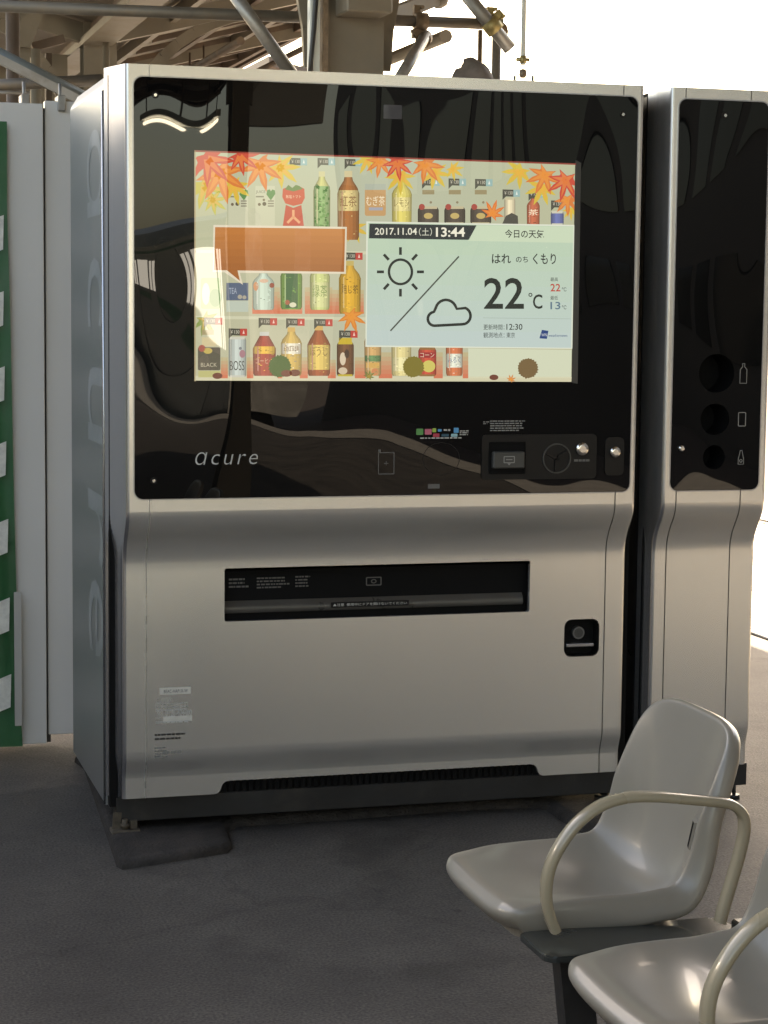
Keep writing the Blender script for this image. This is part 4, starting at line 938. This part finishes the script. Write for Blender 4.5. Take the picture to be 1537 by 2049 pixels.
# canvas-wrapped bundle
c0 = U(948, 165, 1, 3.6); bm = bmesh.new(); bmesh.ops.create_icosphere(bm, subdivisions=3, radius=1)
rr = random.Random(4)
for v in bm.verts:
    n_ = 1+.12*math.sin(5*v.co.x+3*v.co.z)+.08*math.sin(9*v.co.y+2)+.05*math.sin(13*v.co.x)
    v.co = Vector((v.co.x*.095*n_, v.co.y*.09*n_, v.co.z*.10*n_))+Vector((c0.x, 3.6, c0.z))
for f_ in bm.faces: f_.smooth = True
me = bpy.data.meshes.new('wrapped_bundle'); bm.to_mesh(me); bm.free(); tag(link('wrapped_bundle', me, M['canvas']), 'grey canvas wrapped bundle behind the top of the vending machine', 'bundle')
mb = MB(); mb.box((c0.x-.3, 3.4, c0.z-.16), (c0.x+.3, 3.75, c0.z-.09)); wb = mb.build('shelf', M['brown_steel'])
# carried by a small rack
rk = empty('storage_rack', (c0.x, 3.58, 0), 'brown steel rack standing behind the vending machine', 'rack'); wb.parent = rk; wb.location = (-c0.x, -3.58, 0)
for dx, dy in ((-.28, 3.42), (.28, 3.42), (-.28, 3.73), (.28, 3.73)):
    mb = MB(); mb.box((c0.x+dx-.015, dy-.015, 0), (c0.x+dx+.015, dy+.015, c0.z-.16)); mb.build('leg', M['brown_steel'], rk)
# white hanging pipe with coupling
yh = 2.6; ph = U(1047, 110, 1, yh)
t = empty('hanging_pipe', (ph.x, yh, ph.z), 'thin white hanging pipe ending in a brass coupling against the sky', 'pipe')
mb = MB(); mb.tube([(ph.x, yh, U(1047, 130, 1, yh).z), (ph.x, yh, 3.6)], [.011, .007], 8); mb.build('tube', M['white_pipe'], t)
za, zb_ = U(1047, 112, 1, yh).z, U(1047, 127, 1, yh).z
mb = MB(); mb.tube([(ph.x, yh, zb_), (ph.x, yh, za)], .013, 10); mb.tube([(ph.x-.028, yh, (za+zb_)/2), (ph.x+.026, yh, (za+zb_)/2)], .008, 8); mb.build('coupling', M['brass'], t)
za, zb_ = U(1047, 138, 1, yh).z, U(1047, 156, 1, yh).z
mb = MB(); mb.tube([(ph.x, yh, zb_), (ph.x, yh, zb_+.01), (ph.x, yh, za-.005), (ph.x, yh, za)], [.010, .016, .014, .007], 10); mb.build('nozzle', M['rust'], t)
for px in (1030, 1066):
    p = U(px, 160, 1, .5); mb = MB(); mb.tube([(p.x, .5, 2.0), (p.x, .5, p.z+.012)], .004, 6); mb.tube([(p.x, .5, 2.014), (p.x, .5, 2.02)], .008, 6); mb.build('top_bolt', M['galv'], vm)

# ---- top left clutter behind the partition
rl = pipe('grey_handrail', U(-40, 92, 1, 2.3), U(165, 196, 1, 2.3), .028, 'grey_green', 'thick grey sloping pipe behind the top of the partition wall')
mb = MB(); mb.bar(U(-40, 98, 1, 2.27), U(165, 203, 1, 2.27), .012, .03); mb.build('rail_edge', M['galv'], rl)
pipe('drain_pipe', U(-40, 172, 1, 2.6), U(205, 160, 1, 2.6), .022, 'dull_pipe', 'dark level drain pipe above the partition wall')
pipe('thin_rail', U(-40, 184, 1, 2.2), U(60, 186, 1, 2.2), .006, 'galv', 'thin bright rail just above the partition wall', 'rail')
v1 = pipe('dark_post', U(25, -20, 1, 5.5), (U(25, 100, 1, 5.5).x, 5.5, 0), .035, 'brown_steel', 'dark upright post above the left of the partition wall', 'post')
pipe('cream_downpipe', (U(212, 60, 1, YC0+SPAN-.2).x, YC0+SPAN-.2, 0), (U(212, 60, 1, YC0+SPAN-.2).x, YC0+SPAN-.2, 3.9), .026, 'cream', 'cream downpipe beside the far cream column')
t = empty('wall_clips', (-.1, YW+.1, ztop), 'small pale clips and brackets on top of the partition wall', 'bracket')
for px in (46, 118): 
    p = U(px, 200, 1, YW+.08); mb = MB(); mb.box((p.x-.012, YW+.005, ztop-.02), (p.x+.012, YW+.09, ztop+.03), .003); mb.tube([(p.x, YW+.05, ztop), (p.x, YW+.05, ztop+.07)], .006, 6); mb.build('clip', M['galv'], t)
gi = empty('far_gantry', (.3, 9, 0), 'cream steel frame with gusset plates beyond the partition wall', 'frame')
pa = U(60, 30, 1, 9.5); pb_ = U(60, 220, 1, 9.5)
mb = MB(); mb.box((U(18, 100, 1, 9.5).x, 9.5, 0), (U(60, 100, 1, 9.5).x, 9.62, 3.9)); mb.build('post', M['cream'], gi)
mb = MB(); a_ = U(22, 66, 1, 9.45); b2 = U(60, 20, 1, 9.45); c_ = U(90, 20, 1, 9.45); d_ = U(60, 95, 1, 9.45); e_ = U(22, 95, 1, 9.45)
mb.plate([[(e_.x, e_.z), (d_.x, d_.z), (c_.x, c_.z), (b2.x, b2.z), (a_.x, a_.z)]], 9.42, 9.46); mb.build('gusset', M['cream'], gi)
mb = MB(); mb.bar(U(64, 95, 1, 9.6), U(128, 78, 1, 9.6), .08, .06); mb.build('brace', M['brown_steel'], gi)
mb = MB(); mb.tube([(U(72, 120, 1, 9.4).x, 9.4, 0), (U(72, 120, 1, 9.4).x, 9.4, U(72, 98, 1, 9.4).z)], .035, 10); mb.build('downpipe', M['cream'], gi)
mb = MB(); mb.box((U(62, 110, 1, 12).x, 12, 0), (U(135, 110, 1, 12).x, 12.1, U(100, 108, 1, 12).z)); mb.build('back_panel', M['cream'], gi)
mb = MB(); mb.box((U(92, 110, 1, 11.5).x, 11.5, 0), (U(104, 110, 1, 11.5).x, 11.6, U(98, 106, 1, 11.5).z)); mb.build('post', M['brown_steel'], gi)

# ================================================================== SEAT ROW
sr = empty('platform_seat_row', (.55, -2.2, 0), 'row of beige moulded platform seats with looped armrests and a dark tray', 'seats')
PITCHY = .615
def smooth(pts_, n):                                   # Catmull-Rom
    P_ = [Vector(p_) for p_ in pts_]; P_ = [P_[0]*2-P_[1]]+P_+[P_[-1]*2-P_[-2]]; out_ = []
    segs = len(P_)-3
    for i in range(n+1):
        t_ = i/n*segs; k = min(int(t_), segs-1); u_ = t_-k; a_, b_, c_, d_ = P_[k:k+4]
        out_.append(.5*((2*b_)+(c_-a_)*u_+(2*a_-5*b_+4*c_-d_)*u_*u_+(3*b_-a_-3*c_+d_)*u_**3))
    return out_
SPROF = [(.311, .408), (.338, .423), (.40, .420), (.48, .406), (.555, .391), (.618, .390), (.662, .418), (.689, .475), (.704, .545), (.720, .63), (.733, .70)]
def shell(yc):
    NV, NU = 44, 22
    NP = 200
    prof = smooth([(a_, 0, b_) for a_, b_ in SPROF], NP)
    def at(v):
        t_ = min(max(v, 0), 1)*NP; k = min(int(t_), NP-1); return prof[k].lerp(prof[k+1], t_-k)
    rows = []
    for i in range(NV+1):
        row = []
        for j in range(NU+1):
            b_ = -1+2*i/NV; a_ = -1+2*j/NU
            m_ = max(abs(a_), abs(b_), 1e-6); ca, cb = abs(a_)/m_, abs(b_)/m_
            lo_, hi_ = .3, 1.
            for _ in range(22):
                md = (lo_+hi_)/2
                if (md*ca)**4.6+(md*cb)**13 > 1: hi_ = md
                else: lo_ = md
            f_ = 1+(lo_-1)*m_**3; u_, bb = a_*f_, b_*f_
            v = (bb+1)/2
            w_ = .181*(1-.02*max(0, (v-.6)/.4)-.03*max(0, (.25-v)/.25))
            p_ = at(v); tv = (at(min(v+.02, 1))-at(max(v-.02, 0))).normalized(); nrm = Vector((-tv.z, 0, tv.x))
            mid = math.sin(min(1, max(0, v))*PI)
            dish = .016*(u_*u_)*mid+.036*(abs(u_)**3)*min(1, max(0, (v-.15)/.3))*(1-max(0, (v-.8)/.2)*.7)
            drop = -.010*max(0, abs(u_)-.8)/.2*max(0, 1-v/.4)
            q_ = p_+nrm*(dish+drop); row.append(Vector((q_.x, yc+u_*w_, q_.z)))
        rows.append(row)
    bm = bmesh.new(); vs = [[bm.verts.new(p_) for p_ in r_] for r_ in rows]
    for i in range(NV):
        for j in range(NU): bm.faces.new((vs[i][j], vs[i+1][j], vs[i+1][j+1], vs[i][j+1]))
    bm.normal_update()
    loop = [(0, j) for j in range(NU)]+[(i, NU) for i in range(NV)]+[(NV, j) for j in range(NU, 0, -1)]+[(i, 0) for i in range(NV, 0, -1)]
    L_ = len(loop); bn = []
    for k in range(L_):
        i, j = loop[k]; v = vs[i][j]
        a_ = vs[loop[k-1][0]][loop[k-1][1]].co; c_ = vs[loop[(k+1) % L_][0]][loop[(k+1) % L_][1]].co
        n_ = v.normal.copy()
        if n_.x*(-.3)+n_.z < 0: n_ = -n_
        tg = (c_-a_).normalized(); o_ = tg.cross(n_).normalized()
        ctr = rows[min(max(i, 4), NV-4)][NU//2]
        if o_.dot(v.co-ctr) < 0: o_ = -o_
        bn.append((v, n_, o_, i/NV))
    for _ in range(4):
        bn = [(bn[k][0], (bn[k-1][1]+bn[k][1]*2+bn[(k+1) % L_][1]).normalized(), (bn[k-1][2]+bn[k][2]*2+bn[(k+1) % L_][2]).normalized(), bn[k][3]) for k in range(L_)]
    prevr = [x_[0] for x_ in bn]
    for o1, d1 in ((.005, .0015), (.009, .006), (.011, .014), (.010, .026), (.006, .042), (-.002, .050), (-.014, .048), (-.016, .03)):
        cur = []
        for v, n_, o_, vv in bn:
            thick = 1.15 if vv < .55 else 1.15-.55*(vv-.55)/.45
            cur.append(bm.verts.new(v.co+o_*o1-n_*d1*thick))
        for k in range(L_): bm.faces.new((prevr[k], prevr[(k+1) % L_], cur[(k+1) % L_], cur[k]))
        prevr = cur
    # underside
    cen = [bm.verts.new(rows[i][NU//2]-Vector((-.4, 0, 1)).normalized()*.03) for i in (10, 30)]
    for f_ in bm.faces: f_.smooth = True
    bmesh.ops.delete(bm, geom=[v for v in bm.verts if not v.link_faces], context='VERTS')
    bmesh.ops.recalc_face_normals(bm, faces=bm.faces[:])
    me = bpy.data.meshes.new('seat'); bm.to_mesh(me); bm.free()
    o = link('seat', me, M['seat'], sr)
    sb = o.modifiers.new('s', 'SUBSURF'); sb.levels = 1; sb.render_levels = 1
    # under-pan
    mb = MB(); mb.plate([rrect(.355, .66, yc-.145, yc+.145, .05)], .352, .372, 'xy'); mb.build('seat_pan', M['seat_under'], o)
    def surf(fi, fj):
        i, j = int(fi*NV), int(fj*NU); p_ = rows[i][j]
        tv = (rows[i+1][j]-rows[i-1][j]).normalized(); tu = (rows[i][j+1]-rows[i][j-1]).normalized(); n_ = tu.cross(tv).normalized()
        if n_.z-.3*n_.x < 0: n_ = -n_
        return p_, tu, tv, n_
    p_, tu, tv, n_ = surf(.45, .30)
    mb = MB(); mb.grid([[p_+n_*.0012+tu*.012*math.cos(t_)*q_+tv*.017*math.sin(t_)*q_ for t_ in [2*PI*k/16 for k in range(17)]] for q_ in (1, .02)]); mb.build('drain_hole', M['hole'], o)
    p_, tu, tv, n_ = surf(.765, .16)
    def sq(r1, r2, h1, h2, nm, m_):
        mb = MB(); rows_ = []
        for r_, h_ in ((r1, h1), (r2, h2)):
            rows_.append([p_+n_*h_+tu*a_*r_*.85+tv*b_*r_*1.2 for a_, b_ in ((-1, -1), (1, -1), (1, 1), (-1, 1), (-1, -1))])
        mb.grid(rows_, False); mb.build(nm, M[m_], o)
    sq(.022, .019, .0005, .008, 'slot_rim', 'seat'); sq(.019, .014, .008, .004, 'slot_bevel', 'hole'); sq(.014, .0003, .004, .004, 'slot', 'seat_under')
    return o
def arm(y):
    path = [U(px, py, 1, -2.165) for px, py in ((1118, 1868), (1106, 1838), (1099, 1800), (1103, 1752), (1122, 1705), (1158, 1655), (1205, 1618), (1255, 1601), (1310, 1598), (1370, 1602), (1425, 1607), (1468, 1613), (1492, 1632), (1497, 1660), (1489, 1705), (1471, 1768), (1455, 1822), (1448, 1850))]
    path = smooth([(p_.x, y, p_.z) for p_ in path], 60)
    mb = MB(); n_ = 12
    prof = [(math.copysign(abs(math.cos(2*PI*k/n_))**.6, math.cos(2*PI*k/n_))*.0142, math.copysign(abs(math.sin(2*PI*k/n_))**.7, math.sin(2*PI*k/n_))*.0085) for k in range(n_)]
    rows = []
    for i, p_ in enumerate(path):
        d = (path[min(i+1, 60)]-path[max(i-1, 0)]).normalized(); s_ = Vector((0, 1, 0)); n2_ = d.cross(s_)
        rows.append([p_+s_*a_+n2_*b_ for a_, b_ in prof]+[p_+s_*prof[0][0]+n2_*prof[0][1]])
    mb.grid(rows); bmesh.ops.remove_doubles(mb.bm, verts=mb.bm.verts[:], dist=1e-6); return mb.build('armrest', M['arm'], sr)
def tray(y):
    mb = MB(); pl = rrect(.332, .70, y-.07, y+.075, .022)
    mb.plate([pl], .375, .383, 'xy'); mb.plate([rrect(.336, .696, y-.066, y+.071, .02)], .383, .3845, 'xy'); o = mb.build('tray', M['tray'], sr)
    mb = MB(); mb.box((.70, y-.03, .352), (.745, y+.03, .3935), .004); mb.build('tray_bracket', M['tray'], o)
    # leg under tray
    mb = MB(); mb.plate([[(.372, .374), (.425, .374), (.445, .22), (.46, .02), (.405, .02), (.39, .22)]], y-.02, y+.02)
    mb.box((.34, y-.03, 0), (.66, y+.03, .02), .003); mb.box((.45, y-.012, .30), (.70, y+.012, .36)); mb.build('leg', M['black_metal'], sr)
ys_ = (-1.889, -1.889-PITCHY, -1.889-2*PITCHY)
for k, y in enumerate(ys_):
    shell(y)
    arm(y-.262); 
    if k < 2: tray(y-.262)
mb = MB(); mb.box((.50, ys_[-1]-.2, .29), (.56, ys_[0]+.18, .345), .004); mb.build('beam', M['black_metal'], sr)
mb = MB(); mb.box((.51, ys_[0]+.02, .02), (.55, ys_[0]+.06, .29)); mb.box((.38, ys_[0]+.01, 0), (.68, ys_[0]+.07, .02), .003); mb.build('leg', M['black_metal'], sr)

# ================================================================== BEHIND THE CAMERA (seen in the glass, plus added sky blockers)
def train(y0_, label, left=False):
    t_ = empty('train_car', (6.4, y0_, -1.1), label, 'train', 'cars of the train behind the camera')
    x = 6.35; L_ = 19.5; before = set(bpy.data.objects)
    mb = MB(); mb.plate([[(x+.03, -.1), (x, .3), (x, 2.2), (x+.12, 2.62), (x+.5, 2.85), (x+2.3, 2.85), (x+2.68, 2.62), (x+2.8, 2.2), (x+2.8, .3), (x+2.77, -.1)]], y0_, y0_+L_); mb.build('body', M['train_steel'], t_)
    mb = MB(); mb.box((x-.006, y0_+.05, .72), (x, y0_+L_-.05, .86)); mb.box((x-.006, y0_+.05, 1.98), (x, y0_+L_-.05, 2.06)); mb.build('band', M['train_band'], t_)
    for i in range(4):
        yc = y0_+2.4+4.9*i
        mb = MB(); mb.box((x-.01, yc-.65, .05), (x, yc+.65, 1.95), .004); d = mb.build('door', M['train_steel'], t_)
        for s_ in (-1, 1):
            mb = MB(); mb.box((x-.014, yc+s_*.33-.23, .95), (x-.0102, yc+s_*.33+.23, 1.75)); mb.build('pane', M['train_lit'], d)
        if i < 3:
            mb = MB(); mb.box((x-.008, yc+1.0, .95), (x, yc+3.9, 1.78)); mb.build('window', M['train_lit'], t_)
    mb = MB(); mb.box((x+.15, y0_+1, -.9), (x+2.65, y0_+L_-1, -.1)); mb.build('underframe', M['black_metal'], t_)
def added_left_train(y0_, label):  # unseen train, added to cut the open sky's light from the left
    t_ = empty('train_car', (-3.35, y0_, -1.1), label, 'train', 'added train cars cutting sky light on the left track')
    x = -3.3; L_ = 19.5
    mb = MB(); mb.plate([[(x-.03, -.1), (x, .3), (x, 2.2), (x-.12, 2.62), (x-.5, 2.85), (x-2.3, 2.85), (x-2.68, 2.62), (x-2.8, 2.2), (x-2.8, .3), (x-2.77, -.1)]], y0_, y0_+L_); mb.build('body', M['train_steel'], t_)
    mb = MB(); mb.box((x, y0_+.05, .72), (x+.006, y0_+L_-.05, .86)); mb.build('band', M['train_band'], t_)
    for i in range(4):
        yc = y0_+2.4+4.9*i
        mb = MB(); mb.box((x, yc-.65, .05), (x+.01, yc+.65, 1.95), .004); d = mb.build('door', M['train_steel'], t_)
        for s_ in (-1, 1):
            mb = MB(); mb.box((x+.0102, yc+s_*.33-.23, .95), (x+.014, yc+s_*.33+.23, 1.75)); mb.build('pane', M['train_glass'], d)
        if i < 3:
            mb = MB(); mb.box((x, yc+1.0, .95), (x+.008, yc+3.9, 1.78)); mb.build('window', M['train_glass'], t_)
    mb = MB(); mb.box((x-2.65, y0_+1, -.9), (x-.15, y0_+L_-1, -.1)); mb.build('underframe', M['black_metal'], t_)
added_left_train(-27, 'added stainless train car cutting sky light on the left track behind the camera')
added_left_train(-7, 'added stainless train car cutting sky light on the left track abreast of the machine')
train(-53, 'stainless train car with lit windows far along the platform edge')
ob = empty('sky_block_building', (16, -30, -1.1), 'long dark building added across the tracks to keep sky out of the glass reflection', 'building')  # invented block, placed to stop bright sky reflecting in the black glass
mb = MB(); mb.box((14, -48, -1.1), (24, 4, 15)); mb.build('wall', mat('sky_block_wall', (.16, .14, .12), .7, 0, .1, 1), ob)
mb = MB(); mb.box((-.03, -.9, -.8), (.0, .9, .8)); b0 = mb.build('window', M['train_glass'], None); wme = b0.data; bpy.data.objects.remove(b0)
for i in range(20):
    for j in range(4):
        o = bpy.data.objects.new('window', wme); col.objects.link(o); o.parent = ob; o.location = Vector((14, -46+2.5*i, 1.5+3.3*j))-Vector(ob.location)
hs = empty('hanging_sign', (2.2, -8, 2.8), 'grey hanging sign board with an arrow under the canopy behind the camera', 'sign')
mb = MB(); mb.box((1.75, -8.06, 2.5), (2.65, -8.0, 2.86), .006); mb.build('board', mat('sign_board', (.5, .5, .47), .5), hs)
mb = MB()
for dx in (1.85, 2.55): mb.tube([(dx, -8.03, 2.86), (dx, -8.03, 3.75)], .012, 8)
mb.build('hanger', M['brown_steel'], hs)
mb = MB(); mb.bar((2.05, -7.998, 2.6), (2.3, -7.998, 2.78), .004, .035, (0, 1, 0)); mb.bar((2.3, -7.998, 2.78), (2.2, -7.998, 2.78), .004, .03, (0, 1, 0)); mb.build('arrow', M['dark_print'], hs)
for i, (lx, ly) in enumerate(((2.75, -9.9), (2.75, -15.5), (.3, -9.9))):
    t = empty('fluorescent_lamp', (lx, ly, 3.1), ('lit fluorescent batten beside the hanging sign on the seat side', 'lit fluorescent batten farther along the canopy past the hanging sign', 'lit fluorescent batten over the left half of the platform')[i], 'lamp', 'fluorescent battens under the canopy')
    mb = MB(); mb.box((lx-.05, ly-.65, 3.13), (lx+.05, ly+.65, 3.19), .005); mb.build('batten', M['white_pipe'], t)
    mb = MB(); mb.tube([(lx, ly-.6, 3.1), (lx, ly+.6, 3.1)], .016, 10); mb.build('tube', M['tube'], t)
    mb = MB(); mb.tube([(lx, ly-.4, 3.18), (lx, ly-.4, roofz(lx))], .008, 6); mb.tube([(lx, ly+.4, 3.18), (lx, ly+.4, roofz(lx))], .008, 6); mb.build('hanger', M['brown_steel'], t)
